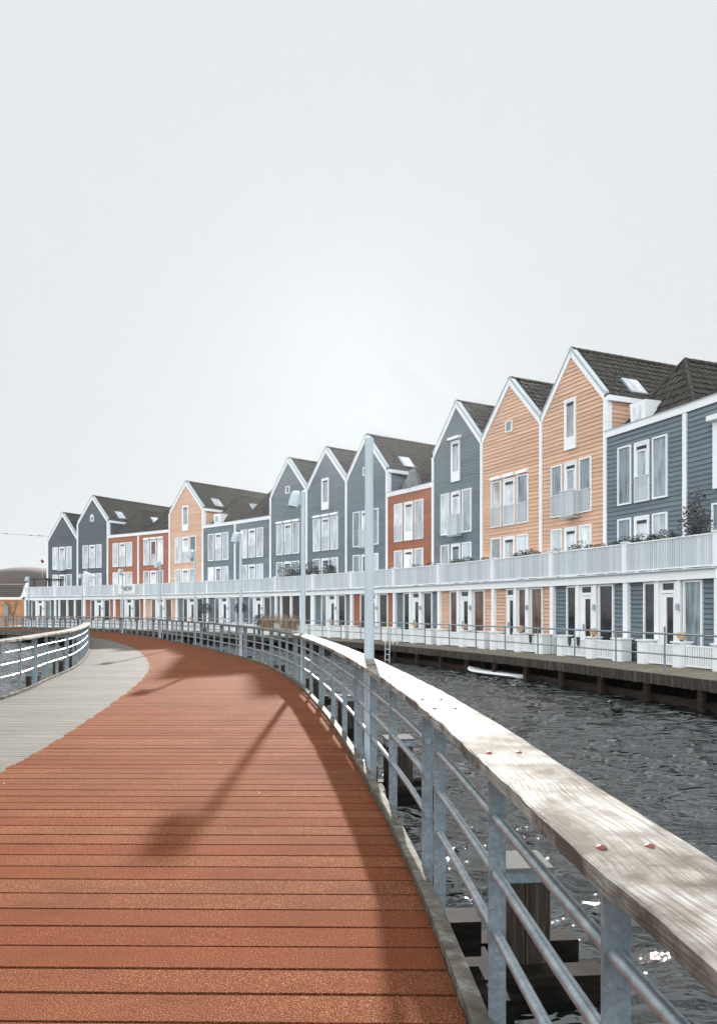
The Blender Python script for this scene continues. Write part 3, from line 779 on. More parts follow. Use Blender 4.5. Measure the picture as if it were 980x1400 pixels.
        if h.get('basket'):
            a, b = .365, .565; mb = MB()
            n = 14
            for k in range(n):
                sa = a + (b - a) * k / n; sb = a + (b - a) * (k + .72) / n
                mb.hexa([U(sa, -.42, 5.50), U(sb, -.42, 5.50), U(sb, -.40, 5.50), U(sa, -.40, 5.50), U(sa, -.42, 6.46), U(sb, -.42, 6.46), U(sb, -.40, 6.46), U(sa, -.40, 6.46)])
            for sd in (a, b - .012):
                for k in range(9):
                    d0 = -.40 + .33 * k / 9; mb.hexa([U(sd, d0, 5.50), U(sd + .010, d0, 5.50), U(sd + .010, d0 + .028, 5.50), U(sd, d0 + .028, 5.50), U(sd, d0, 6.46), U(sd + .010, d0, 6.46), U(sd + .010, d0 + .028, 6.46), U(sd, d0 + .028, 6.46)])
            for z in (5.44, 6.462):
                mb.hexa([U(a - .01, -.44, z), U(b + .01, -.44, z), U(b + .01, -.39, z), U(a - .01, -.39, z), U(a - .01, -.44, z + .05), U(b + .01, -.44, z + .05), U(b + .01, -.39, z + .05), U(a - .01, -.39, z + .05)])
            mb.hexa([U(a, -.385, 5.40), U(b, -.385, 5.40), U(b, -.1, 5.40), U(a, -.1, 5.40), U(a, -.385, 5.435), U(b, -.385, 5.435), U(b, -.1, 5.435), U(a, -.1, 5.435)])
            mb.build('balcony_basket', 'offwhite', root)
    at = h.get('at')
    if at == 't':
        win(U, D3u, N3u, .425, .60, 8.24, 10.34, 'door', 'pane_sky' if i > 2 else 'pane_light')
        if h.get('atawn'):
            mb = MB(); mb.hexa([U(.40, -.26, 10.40), U(.62, -.26, 10.40), U(.62, -.02, 10.40), U(.40, -.02, 10.40), U(.40, -.24, 10.52), U(.62, -.24, 10.52), U(.62, -.02, 10.58), U(.40, -.02, 10.58)]); mb.build('awning_box', 'white', root)
    elif at in ('s', 'a'):
        wo = win(U, D3u, N3u, .452, .565, 9.86 if at == 's' else 9.95, 10.38 if at == 's' else 10.46, 'side', 'pane_mid')
        if at == 'a':
            mb = MB(); mb.add([U(.452, -.085, 10.46), U(.565, -.085, 10.46), U(.54, -.085, 10.60), U(.508, -.085, 10.65), U(.476, -.085, 10.60)], [(0, 1, 2, 3, 4)]); mb.build('arch_head', 'white', wo)
    # --- terrace slab and ground floor
    mb = MB()
    mb.hexa([Lw(0, .0, 2.60), Lw(1, .0, 2.60), U(1, .0, 2.60), U(0, .0, 2.60), Lw(0, .0, 2.84), Lw(1, .0, 2.84), U(1, .0, 2.84), U(0, .0, 2.84)]); mb.build('terrace', 'white', root)
    mb = MB(); mb.hexa([Lw(0, -.05, 2.52), Lw(1, -.05, 2.52), Lw(1, .20, 2.52), Lw(0, .20, 2.52), Lw(0, -.05, 2.775), Lw(1, -.05, 2.775), Lw(1, -.002, 2.775), Lw(0, -.002, 2.775)]); mb.build('fascia_board', 'white', root)
    mb = MB(); mb.tube([Lw(0, -.10, 2.80), Lw(1, -.10, 2.80)], .03, 8); mb.build('gutter', 'grey', root, smooth=True)
    lc = h['lc']; colL = {'dark': 'navy'}.get(lc, lc)
    G = lambda s, d, z: Lw(s, d + .14, z)
    mb = MB()
    full = lambda z: (0, 1)
    if lc == 'dark':
        clap(mb, G, -.05, 2.53, .145, full, .86, 1.0, proud=.045)
    else:
        clap(mb, G, -.05, 2.53, .145, full, 0, .16, proud=.045); clap(mb, G, -.05, 2.53, .145, full, .80, 1, proud=.045)
    mb.hexa([G(0, .02, -.06), G(1, .02, -.06), G(1, 2.2, -.06), G(0, 2.2, -.06), G(0, .02, 2.59), G(1, .02, 2.59), G(1, 2.2, 2.59), G(0, 2.2, 2.59)])
    mb.build('ground_floor_wall', colL, root)
    GD, GN = D3l, N3l
    def col_(s, w, d0, z1=2.52, nm='pilaster'):
        mb = MB(); a, b = Lw(s, d0, -.02), Lw(s, .16, -.02)
        mb.hexa([a - GD * w, a + GD * w, b + GD * w, b - GD * w, a - GD * w + ZZ * (z1 + .02), a + GD * w + ZZ * (z1 + .02), b + GD * w + ZZ * (z1 + .02), b - GD * w + ZZ * (z1 + .02)])
        mb.build(nm, 'white', root)
    col_(1, .11, -.02)
    if i == 0: col_(0, .11, -.02)
    swap = i == 3 - 0 and False
    if lc == 'dark':
        for (a, b) in ((.10, .30), (.36, .56), (.62, .84)):
            mb = MB(); mb.hexa([G(a, -.03, 0), G(b, -.03, 0), G(b, .02, 0), G(a, .02, 0), G(a, -.03, 2.5), G(b, -.03, 2.5), G(b, .02, 2.5), G(a, .02, 2.5)]); mb.build('door', 'charcoal', root)
        for s in (.05, .33, .59, .865): col_(s, .10, .02)
    else:
        gp = {'orange': ['pane_warm', 'pane_dark', 'pane_mid']}.get(lc, ['pane_dark', 'pane_dark', 'pane_mid'])
        if i == 2: gp = ['pane_warm'] * 3
        order = [('w', .165, .355), ('d', .43, .60), ('w', .655, .80)]
        if i == 2: order = [('w', .165, .355), ('w', .43, .57), ('d', .63, .775)]
        for kd, a, b in order:
            if kd == 'w': win(G, GD, GN, a, b, .18, 2.50, 'side', rnd.choice(gp), fw=.06)
            else:
                mb = MB()
                def bx2(sa, sb, za, zb2, da=-.085, db=.018):
                    mb.hexa([G(sa, da, za), G(sb, da, za), G(sb, db, za), G(sa, db, za), G(sa, da, zb2), G(sb, da, zb2), G(sb, db, zb2), G(sa, db, zb2)])
                m_ = (b - a)
                bx2(a, a + m_ * .12, 0, 2.5); bx2(b - m_ * .12, b, 0, 2.5); bx2(a + m_ * .12, b - m_ * .12, 2.44, 2.5); bx2(a + m_ * .12, b - m_ * .12, 2.14, 2.24)
                ga, gb = a + m_ * .20, a + m_ * .64; bx2(a + m_ * .12, ga, .02, 2.13, -.06); bx2(gb, b - m_ * .12, .02, 2.13, -.06); bx2(ga, gb, .02, .35, -.06); bx2(ga, gb, 2.02, 2.13, -.06)
                dr = mb.build('door', 'white', root)
                mb = MB(); mb.quad(G(ga, -.03, .35), G(gb, -.03, .35), G(gb, -.03, 2.02), G(ga, -.03, 2.02)); mb.build('pane', gp[1] if i != 2 else 'pane_dark', dr)
                mb = MB(); mb.quad(G(a + m_ * .12, -.03, 2.24), G(b - m_ * .12, -.03, 2.24), G(b - m_ * .12, -.03, 2.44), G(a + m_ * .12, -.03, 2.44)); mb.build('transom_pane', 'pane_dark', dr)
                mb = MB(); c = G(b - m_ * .30, -.09, 1.05); mb.obox(c, GD, GN, ZZ, .012, .02, .09); mb.build('handle', 'steel', dr)
        c1, c2 = ((.392, .625) if i != 2 else (.395, .60))
        col_(c1, .085, .0); col_(c2, .085, .0)
        mb = MB(); c = Lw(c1 - .01, -.045, 1.72); mb.obox(c, GD, GN, ZZ, .05, .04, .075); mb.obox(c + ZZ * .09, GD, GN, ZZ, .035, .03, .02); mb.build('wall_light', 'grey', root)
    # --- balcony railing of slats
    mb = MB(); n = max(18, int(WL / .098))
    for k in range(n):
        sa, sb = .03 + .94 * k / n, .03 + .94 * (k + .74) / n
        mb.hexa([Lw(sa, -.01, 2.90), Lw(sb, -.01, 2.90), Lw(sb, .012, 2.90), Lw(sa, .012, 2.90), Lw(sa, -.01, 3.74), Lw(sb, -.01, 3.74), Lw(sb, .012, 3.74), Lw(sa, .012, 3.74)])
    br = mb.build('terrace_railing', 'offwhite', root)
    mb = MB()
    for z in (2.862, 3.742):
        mb.hexa([Lw(.02, -.03, z), Lw(.98, -.03, z), Lw(.98, .035, z), Lw(.02, .035, z), Lw(.02, -.03, z + .04), Lw(.98, -.03, z + .04), Lw(.98, .035, z + .04), Lw(.02, .035, z + .04)])
    mb.hexa([Lw(.02, .02, 2.95), Lw(.98, .02, 2.95), Lw(.98, .03, 2.95), Lw(.02, .03, 2.95), Lw(.02, .02, 3.02), Lw(.98, .02, 3.02), Lw(.98, .03, 3.02), Lw(.02, .03, 3.02)])
    mb.build('top_and_bottom_rail', 'white', br)
    for s in ((1, 0) if i == 0 else (1,)):
        mb = MB(); c = Lw(s, .02, 3.32); mb.obox(c, GD, GN, ZZ, .10, .10, .48); mb.obox(c + ZZ * .495, GD, GN, ZZ, .13, .13, .02); mb.build('terrace_post', 'white', root)
    if i == 12:   # banner on the terrace railing
        mb = MB(); mb.hexa([Lw(.28, -.045, 2.98), Lw(.86, -.045, 2.98), Lw(.86, -.035, 2.98), Lw(.28, -.035, 2.98), Lw(.28, -.045, 3.80), Lw(.86, -.045, 3.80), Lw(.86, -.035, 3.80), Lw(.28, -.035, 3.80)])
        bn = tag(mb.build('banner', 'board_white'), 'white banner with dark lettering tied to the terrace railing of the rust-red houses', 'banner')
        cu = bpy.data.curves.new('t', 'FONT'); cu.body = 'WKW'; cu.size = .62; cu.extrude = .002; cu.offset = .012
        to = bpy.data.objects.new('t', cu); COL.objects.link(to)
        me = bpy.data.meshes.new_from_object(to); bpy.data.objects.remove(to)
        mb = MB(); o0 = Lw(.74, -.052, 3.20)
        mb.add([o0 - D3l * v.co.x * .9 + ZZ * v.co.y - N3l * v.co.z for v in me.vertices], [tuple(p.vertices) for p in me.polygons]); mb.build('lettering', 'black', bn)

# ------------------------------------------------------------------ promenade, quay, railing
def LOat(i, s, off):
    a, b = LO[i], LO[i + 1]; t = (b - a).normalized(); return a.lerp(b, s) + Vector((t.y, -t.x)) * off
def ext(off, extra=True):
    pts = []
    t0 = (LO[1] - LO[0]).normalized(); n0 = Vector((t0.y, -t0.x))
    if extra: pts += [LO[0] - t0 * 22 + n0 * (off + 1.5), LO[0] - t0 * 9 + n0 * off]
    for i in range(len(LO)):
        t = (LO[min(i + 1, len(LO) - 1)] - LO[max(i - 1, 0)]).normalized(); pts.append(LO[i] + Vector((t.y, -t.x)) * off)
    if extra: tl = t; pts += [pts[-1] + tl * 9 + Vector((-tl.y, tl.x)) * -.5, pts[-1] + tl * 30 + Vector((tl.y, -tl.x)) * 3]
    return pts
EDGE = Curve(ext(-2.32)); INNER = Curve(ext(.5))
mb = MB(); n = int(EDGE.len / .16)
for k in range(n):
    a, b = k / n, (k + .94) / n
    p = [EDGE.at(EDGE.len * a), EDGE.at(EDGE.len * b), INNER.at(INNER.len * b), INNER.at(INNER.len * a)]
    z = random.uniform(-.003, .003)
    mb.hexa([V3(q, z - .06) for q in p] + [V3(q, z) for q in p])
mb.m = 1
for k in range(0, n - 1, 10):
    b = min(n - 1, k + 10)
    p = [EDGE.off(EDGE.len * k / n, .12), EDGE.off(EDGE.len * b / n, .12), INNER.at(INNER.len * b / n), INNER.at(INNER.len * k / n)]
    mb.hexa([V3(q, -.24) for q in p] + [V3(q, -.07) for q in p])
tag(mb.build('promenade', ['promenade', 'beam']), 'brown board promenade in front of the houses', kind='structure')
# ribbed fascia boards, support stubs and waling
mb = MB(); n = int(EDGE.len / .13)
for k in range(n):
    a, b = EDGE.len * k / n, EDGE.len * (k + .93) / n; zz = -.29 + random.uniform(-.012, .012)
    p = [EDGE.off(a, -.03), EDGE.off(b, -.03), EDGE.off(b, .0), EDGE.off(a, .0)]
    mb.hexa([V3(q, zz) for q in p] + [V3(q, -.012) for q in p])
mb.build('quay_fascia', 'fascia'); tag(bpy.context.scene.objects['quay_fascia'], 'stained vertical fascia boards on the promenade edge', kind='structure')
mb = MB(); s = .8
while s < EDGE.len:
    t = EDGE.tan(s); p = EDGE.off(s, .10); mb.obox(V3(p, -.80), (t.x, t.y, 0), (t.y, -t.x, 0), (0, 0, 1), .09, .06, .50); s += 1.95
mb.build('quay_posts', 'waling'); tag(sc.objects['quay_posts'], 'short timber posts under the promenade edge', kind='structure')
mb = MB(); n = int(EDGE.len / 1.2)
for k in range(n):
    a, b = EDGE.len * k / n, EDGE.len * (k + 1) / n - .01
    p = [EDGE.off(a, .35), EDGE.off(b, .35), EDGE.off(b, .50), EDGE.off(a, .50)]
    mb.hexa([V3(q, WATER - .3) for q in p] + [V3(q, -.60) for q in p])
    p = [EDGE.off(a, .9), EDGE.off(b, .9), EDGE.off(b, 1.0), EDGE.off(a, 1.0)]
    mb.m = 1; mb.hexa([V3(q, WATER - .5) for q in p] + [V3(q, -.25) for q in p]); mb.m = 0
mb.build('quay_wall', ['waling', 'beam']); tag(sc.objects['quay_wall'], 'dark timber sheeting behind the promenade posts', kind='structure')
# promenade railing
p0 = EDGE.at(0)
pr = empty('promenade_railing', (p0.x, p0.y, 0), 0, 'thin grey two-rail railing along the promenade edge in front of the houses', 'railing')
s0 = EDGE.atY(18.76) - 1.95 * 4; s = s0
while s < EDGE.len - 22:
    p = EDGE.off(s, .05); mb = MB(); mb.tube([V3(p, 0), V3(p, 1.02)], .024, 10); mb.tube([V3(p, 0), V3(p, .012)], .06, 10); mb.build('post', 'steel', pr, smooth=True); s += 1.95
for zz, rr in ((1.03, .026), (.50, .021)):
    a, b = s0 - .3, s - 1.65; n = int((b - a) / .8); mb = MB(); mb.tube([V3(EDGE.off(a + (b - a) * k / n, .05), zz) for k in range(n + 1)], rr, 8); mb.build('rail', 'pipe', pr, smooth=True)

# ------------------------------------------------------------------ garden fences and ball lanterns
def ball(loc, mat, label, r=.13):
    root = empty('ball_lantern', loc, 0, label, 'lantern', 'ball lanterns on the garden fence posts')
    mb = MB(); prof = [(.001, 0)] + [(r * math.sin(a), r - r * math.cos(a)) for a in [math.pi * k / 14 for k in range(1, 14)]] + [(.001, 2 * r)]
    mb.lathe(Vector(loc) + Vector((0, 0, .03)), prof, 20); sh = mb.build('shade', mat, root, smooth=True)
    mb = MB()
    for k in range(2, 13, 2):
        a = math.pi * k / 14; mb.lathe(Vector(loc) + Vector((0, 0, .03)), [(r * math.sin(a) + .003, r - r * math.cos(a) - .004), (r * math.sin(a) + .003, r - r * math.cos(a) + .004)], 20)
    mb.build('weave', mat, sh)
    mb = MB(); mb.lathe(loc, [(.05, 0), (.05, .02), (.03, .045), (.001, .045)], 12); mb.build('foot', 'black', root)
    return root
ordn = ['rightmost, before the shuttered blue house', 'second from the right, before the blue house with the dormer', 'before the nearest orange gable house', 'before the orange gable with awning boxes',
        'before the blue gable next to the orange gables', 'before the rust-red house beside the central lamp post', 'before the blue gable behind the central lamp post', 'before the house with charcoal ground-floor doors',
        'below the leftmost light blue gable', 'before the blue flat-fronted house left of the gables', 'before the far blue house with dormer', 'before the small distant orange gable house',
        'before the distant right rust-red house', 'before the distant left rust-red house', 'before the dark slate gable with arched window', 'before the last house of the row']
for i in range(len(H)):
    a, b = LO[i], LO[i + 1]; t = (b - a).normalized(); nn = Vector((t.y, -t.x)); T3, N3 = V3(t, 0), V3(nn, 0); ZZ = Vector((0, 0, 1))
    o = LOat(i, .5, -.3); root = empty('garden_fence', (o.x, o.y, 0), 0, 'low white slatted garden fence ' + ordn[i], 'fence', 'low white fences on the promenade')
    P = lambda s, d, z: V3(LOat(i, s, d), z)
    mids = [.90, .33, .06] if i < 2 else [.84, .40, .04]
    if i == 0: mids = [.66, .27, -.12]
    if i == 1: mids = [.72, .31, -.04]
    for j, s in enumerate(mids):
        w = .15 if j != 2 or i == 0 else .21
        mb = MB(); mb.obox(P(s, -.28, .35), T3, N3, ZZ, w, .20, .35); mb.obox(P(s, -.28, .72), T3, N3, ZZ, w + .045, .245, .022); mb.build('post', 'white', root)
    for (a_, b_) in ((mids[0], mids[1]), (mids[1], mids[2])):
        mb = MB(); Ls = abs(a_ - b_) * 3.9; n = int(Ls / .085)
        for k in range(n):
            q = a_ + (b_ - a_) * (k + .5) / n; mb.obox(P(q, -.30, .34), T3, N3, ZZ, .028 if i != 3 else .04, .011, .26)
        for z in (.06, .62): mb.obox((P(a_, -.30, z) + P(b_, -.30, z)) / 2, T3, N3, ZZ, Ls / 2 - .1, .022, .025)
        if i > 1: mb.obox((P(a_, -.262, .34) + P(b_, -.262, .34)) / 2, T3, N3, ZZ, Ls / 2 - .1, .008, .27)
        mb.build('slat_panel', 'white', root)
    q = P(mids[1], -.28, .742)
    ball(q, 'wicker' if i not in (7, 8, 9) else 'ball_white', ('woven tan' if i not in (7, 8, 9) else 'white') + ' ball lantern ' + ordn[i])

# towels hanging on the fences
for (i, s, lb) in ((1, .62, 'small dark cloth pennants hanging on the fence before the dormer house'), (2, .22, 'small dark cloth pennants hanging on the fence before the nearest orange house')):
    t = (LO[i + 1] - LO[i]).normalized(); mb = MB()
    for k in (0, 1):
        c = LOat(i, s - k * .12, -.338); mb.add([V3(c - t * .10, .70), V3(c + t * .10, .70), V3(c + t * .07, .44), V3(c - t * .0, .34), V3(c - t * .07, .42)], [(0, 1, 2, 3, 4)])
        c2 = LOat(i, s - k * .12, -.328); mb.add([V3(c2 - t * .10, .70), V3(c2 + t * .10, .70), V3(c2 + t * .07, .44), V3(c2 - t * .0, .34), V3(c2 - t * .07, .42)], [(0, 1, 2, 3, 4)])
    tag(mb.build('pennants', 'charcoal'), lb, 'pennants')

# ------------------------------------------------------------------ plants
def leaves(mb, c, rad, n, size, rs, shell=.35):
    for _ in range(n):
        while True:
            v = Vector((rs.uniform(-1, 1), rs.uniform(-1, 1), rs.uniform(-1, 1)))
            if shell < v.length <= 1: break
        p = Vector(c) + Vector((v.x * rad[0], v.y * rad[1], v.z * rad[2]))
        a = Vector((rs.uniform(-1, 1), rs.uniform(-1, 1), rs.uniform(-.6, .6))).normalized(); b = a.cross(Vector((rs.uniform(-1, 1), rs.uniform(-1, 1), rs.uniform(-1, 1)))).normalized()
        s_ = size * rs.uniform(.6, 1.3); mb.add([p - a * s_, p - b * s_ * .45, p + a * s_, p + b * s_ * .45], [(0, 1, 2, 3)])
def shrub(name, c, clumps, nleaf, size, mat, label, cat, seed, pot=True, stems=5, group=None, pz=0.0):
    rs = random.Random(seed); root = empty(name, c, 0, label, cat, group); c = Vector(c)
    mb = MB()
    for (off, rad) in clumps: leaves(mb, c + Vector(off), rad, int(nleaf), size, rs)
    mb.build('foliage', mat, root)
    mb = MB()
    for (off, rad) in clumps:
        for k in range(stems):
            e = c + Vector(off) + Vector((rs.uniform(-.6, .6) * rad[0], rs.uniform(-.6, .6) * rad[1], rs.uniform(-.2, .8) * rad[2]))
            b = c + Vector((rs.uniform(-.05, .05) + off[0] * .6, rs.uniform(-.05, .05) + off[1] * .6, .25)); mb.tube([b, b.lerp(e, .5) + Vector((0, 0, .05)), e], [.012, .009, .004], 5)
    mb.build('stem', 'twig', root)
    if pot:
        mb = MB(); mb.lathe(c, [(.001, 0), (.12, 0), (.17, .30), (.18, .31), (.18, .34), (.15, .34), (.14, .30), (.001, .29)], 14); mb.build('pot', 'charcoal', root)
def Upt(i, s, off, z):
    a, b = UP[i], UP[i + 1]; t = (b - a).normalized(); q = a.lerp(b, s) + Vector((t.y, -t.x)) * off; return (q.x, q.y, z)
def Lpt(i, s, off, z): q = LOat(i, s, off); return (q.x, q.y, z)
TZ = 2.84
# bay 0: big dark tree on the terrace, low shrubs further left
shrub('potted_tree', Lpt(0, .33, .5, TZ), [((0, 0, 1.45), (.42, .45, .95)), ((-.25, -.1, 1.2), (.35, .35, .7)), ((.2, .35, 1.6), (.35, .35, .75)), ((.1, -.2, 1.0), (.4, .4, .5))], 420, .045, 'leaf_purple', 'tall dark potted tree on the terrace at the right edge', 'tree', 1)
for k, (i, s, zz, r, nl, m, lb) in enumerate([
    (0, .66, 1.05, .38, 260, 'leaf', 'airy green shrub on the terrace just left of the tall dark potted tree'),
    (0, .90, 1.02, .40, 240, 'leaf', 'airy green shrub on the terrace below the middle window of the blue dormer house'),
    (1, .12, 1.0, .40, 220, 'leaf', 'low dark shrub on the terrace left of the white post under the dormer house'),
    (1, .42, .98, .26, 120, 'leaf_dry', 'small reddish-brown shrub on the terrace before the orange wall, right one'),
    (1, .68, 1.05, .40, 170, 'leaf', 'thin branching shrub before the lower windows of the nearest orange gable'),
    (2, .05, 1.0, .22, 90, 'leaf_dry', 'tiny dry brown plant on the terrace between the two orange gables'),
    (2, .45, 1.02, .34, 220, 'leaf', 'dense low shrub on the terrace before the orange gable with awning boxes'),
    (2, .62, 1.0, .34, 200, 'leaf', 'second dense low shrub on the terrace before the orange gable with awning boxes'),
    (3, .25, .97, .25, 120, 'leaf', 'small dark shrub on the terrace before the blue gable, right one'),
    (3, .58, 1.02, .36, 240, 'leaf', 'low dark shrub under the middle window of the blue gable beside the rust-red house'),
    (3, .78, 1.0, .30, 200, 'leaf', 'low dark shrub on the terrace near the rust-red house'),
    (4, .30, .97, .30, 140, 'leaf', 'thin low plant on the terrace before the rust-red house by the lamp post, right one'),
    (4, .62, .97, .30, 140, 'leaf', 'thin low plant on the terrace before the rust-red house by the lamp post, left one'),
]):
    shrub('shrub', Lpt(i, s, .38, TZ), [((0, 0, zz), (r, r, r * .62)), ((r * .5, -r * .8, zz - .1), (r * .7, r * .8, r * .5)), ((-r * .4, r * .7, zz - .08), (r * .8, r * .8, r * .5))], nl, .04, m, lb, 'shrub', 20 + k, group='shrubs along the terrace railing')
for k, (i, s, r, lb) in enumerate([(7, .25, .50, 'broad dark bushy shrub on the terrace right beside the second lamp post'), (7, .60, .60, 'tall dark shrub on the terrace just behind the second lamp post'),
                                  (7, .92, .62, 'dark bushy shrub on the terrace between two blue gables'), (6, .80, .42, 'dark bushy shrub on the terrace right of the second lamp post')]):
    shrub('shrub', Lpt(i, s, .6, TZ), [((0, 0, 1.25), (r, r, .62)), ((r * .5, -r * .6, 1.0), (r * .8, r * .8, .5))], 420, .06, 'leaf_purple', lb, 'shrub', 60 + k, group='shrubs along the terrace railing')
# topiary balls and grasses on the promenade
for k, (i, s, lb) in enumerate([(8, .82, 'round topiary tree on the promenade, right one of the pair'), (9, .88, 'round topiary tree on the promenade behind the lamp post, left one of the pair')]):
    shrub('topiary_tree', Lpt(i, s, -.55, 0), [((0, 0, 1.75), (.48, .48, .42))], 700, .05, 'leaf', lb, 'tree', 80 + k, stems=9)
shrub('shrub', Lpt(8, .25, -.5, 0), [((0, 0, .95), (.5, .5, .4))], 380, .06, 'leaf', 'dark rounded shrub on the promenade by the blue ground floor', 'shrub', 91)
def grass(c, label, seed, n=260, w=.55):
    rs = random.Random(seed); mb = MB(); c = Vector(c)
    for _ in range(n):
        b = c + Vector((rs.uniform(-w, w), rs.uniform(-w, w), .3)); lean = Vector((rs.uniform(-.18, .18), rs.uniform(-.18, .18), rs.uniform(.7, 1.15)))
        sd = Vector((rs.uniform(-1, 1), rs.uniform(-1, 1), 0)).normalized() * .012; mb.add([b - sd, b + sd, b + lean * .6 + sd, b + lean, b + lean * .6 - sd], [(0, 1, 2, 3, 4)])
    root = empty('ornamental_grass', c, 0, label, 'grass clump'); mb.build('foliage', 'grass', root)
    mb = MB(); mb.box(c.x - w - .05, c.x + w + .05, c.y - .3, c.y + .3, 0, .40); mb.build('planter', 'white', root)
grass(Lpt(7, .95, -.55, 0), 'clump of tall tan grass before the left of the dark doors', 1); grass(Lpt(7, .42, -.55, 0), 'clump of tall tan grass just left of the second lamp post', 2)
# surfboard-like object leaning at bay 4/3 door
# ------------------------------------------------------------------ objects on terraces
# tarpaulin-covered things on the roof terrace of the rust-red house
mb = MB(); rs = random.Random(4); c = Vector(Upt(5, .52, .34, PAR))
ringn = 16; prof = [(.62, .0), (.55, .35), (.38, .70), (.30, .95), (.12, 1.12), (.01, 1.15)]
vs = []
for (r, z) in prof:
    for k in range(ringn):
        a = 2 * math.pi * k / ringn; rr = r * (1 + .22 * math.sin(a * 5 + z * 3) * (1 - z)); vs.append(c + Vector((math.cos(a) * rr * .9, math.sin(a) * rr * .9, z * (1 if k % 5 else .94))))
mb.add(vs, [(j * ringn + k, j * ringn + (k + 1) % ringn, (j + 1) * ringn + (k + 1) % ringn, (j + 1) * ringn + k) for j in range(len(prof) - 1) for k in range(ringn)])
tag(mb.build('tarpaulin', 'tarp'), 'crumpled grey tarpaulin over garden furniture on the rust-red house roof', 'tarpaulin')
# tilted white parasol on terrace
c = Vector(Lpt(14, .30, .9, TZ)); root = empty('parasol', c, 0, 'half-closed tilted white parasol on the terrace before the dark slate gable', 'parasol')
mb = MB(); mb.tube([c, c + Vector((.1, 0, 1.6)), c + Vector((.35, 0, 3.0))], .03, 8); mb.build('pole', 'grey', root, smooth=True)
mb = MB(); ax = Vector((.45, .0, .9)).normalized()
prof = [(.01, .0), (.10, .2), (.22, .55), (.46, 1.1), (.60, 1.45), (.55, 1.5), (.35, 1.48), (.01, 1.5)]; mb.lathe(c + Vector((-.05, -.1, .75)), prof, 10, ax); mb.build('canopy', 'parasol', root)
# pergola at the row end
c = Vector(Lpt(15, 1.0, 1.2, TZ)); t = (LO[16] - LO[15]).normalized(); nn = Vector((t.y, -t.x))
root = empty('pergola', c, 0, 'small dark timber pergola frame on the last terrace at the left end', 'pergola')
for a_, b_ in ((-.3, 0), (-2.0, 0), (-.3, 1.6), (-2.0, 1.6)):
    mb = MB(); q = LO[16] + t * a_ + nn * (.8 + b_); mb.obox(V3(q, TZ + .85), (1, 0, 0), (0, 1, 0), (0, 0, 1), .05, .05, .85); mb.build('post', 'pile', root)
for b_ in (0, 1.6):
    mb = MB(); mb.obox(V3(LO[16] - t * 1.15 + nn * (.8 + b_), TZ + 1.72), V3(t, 0), V3(nn, 0), (0, 0, 1), 1.35, .04, .06); mb.build('beam', 'pile', root)
# ------------------------------------------------------------------ canal objects
# paddleboard
dirb = Vector((-.45, .89, 0)).normalized(); c = Vector((5.02, 27.0, -.69)); sdv = Vector((dirb.y, -dirb.x, 0)); mb = MB(); n = 20
root = empty('paddleboard', c, 0, 'white paddleboard floating beside the promenade edge', 'paddleboard'); vs = []
for k in range(n + 1):
    u = -1 + 2 * k / n; w = .39 * (1 - abs(u) ** 3.2) ** .6 + .012; rock = .16 * max(0, u - .55) ** 1.6 * 2
    for (a, z) in ((-1, 0), (-.85, .05), (0, .065), (.85, .05), (1, 0), (.7, -.07), (-.7, -.07)): vs.append(c + dirb * u * 1.62 + sdv * w * a + Vector((0, 0, z + rock)))
fs = [(k * 7 + j, k * 7 + (j + 1) % 7, (k + 1) * 7 + (j + 1) % 7, (k + 1) * 7 + j) for k in range(n) for j in range(7)]; fs += [tuple(range(7)), tuple(n * 7 + j for j in range(7))]
mb.add(vs, fs); mb.build('board', 'board_white', root, smooth=True)
mb = MB(); mb.tube([c + dirb * .6 + Vector((0, 0, .07)), c + dirb * .9 + Vector((0.1, 0.2, .25)), c + dirb * 1.0 + Vector((.35, .25, .55))], .012, 6); mb.build('leash', 'black', root)
# coot
c = Vector((6.1, 17.3, WATER + .09)); root = empty('water_bird', c, 0, 'small dark water bird swimming on the canal', 'bird')
mb = MB(); f = Vector((-.95, -.3, 0)).normalized()
mb.lathe(c - f * .16, [(.001, 0), (.05, .02), (.085, .09), (.095, .17), (.075, .25), (.045, .30), (.035, .33), (.001, .34)], 14, f + Vector((0, 0, .12)))
mb.tube([c + f * .10 + Vector((0, 0, .06)), c + f * .14 + Vector((0, 0, .13)), c + f * .16 + Vector((0, 0, .19))], [.045, .03, .035], 10)
mb.lathe(c + f * .12 + Vector((0, 0, .20)), [(.001, 0), (.035, .015), (.04, .05), (.025, .08), (.001, .09)], 12, f)
mb.build('body', 'black', root, smooth=True)
mb = MB(); mb.lathe(c + f * .20 + Vector((0, 0, .20)), [(.014, 0), (.001, .05)], 8, f - Vector((0, 0, .1))); mb.build('beak', 'board_white', root)
# orange buoy seen through the railing and ladder by the central lamp
c = Vector((-3.7, 29.2, WATER)); root = empty('buoy', c, 0, 'small orange marker buoy on the water behind the bridge railing', 'buoy')
mb = MB(); mb.lathe(c, [(.001, -.1), (.10, -.05), (.13, .05), (.08, .20), (.03, .32), (.001, .34)], 14); mb.build('float', 'orange_plastic', root, smooth=True)
mb = MB(); mb.tube([c + Vector((0, 0, .2)), c + Vector((0, 0, .6))], .012, 6); mb.build('rod', 'pipe', root)
s = EDGE.atY(34.2); p = EDGE.off(s, -.06); t = EDGE.tan(s); root = empty('ladder', V3(p, 0), 0, 'white steel swimming ladder on the promenade edge right of the central lamp post', 'ladder')
for o in (-.2, .2):
    mb = MB(); q = p + t * o; nn = Vector((t.y, -t.x)); mb.tube([V3(q + nn * .4, .02), V3(q + nn * .38, .55), V3(q + nn * .2, .75), V3(q, .6), V3(q - nn * .03, -.9)], .02, 8); mb.build('side_rail', 'board_white', root, smooth=True)
for z in (-.2, -.45, -.7):
    mb = MB(); mb.tube([V3(p - t * .2, z), V3(p + t * .2, z)], .015, 8); mb.build('rung', 'board_white', root)
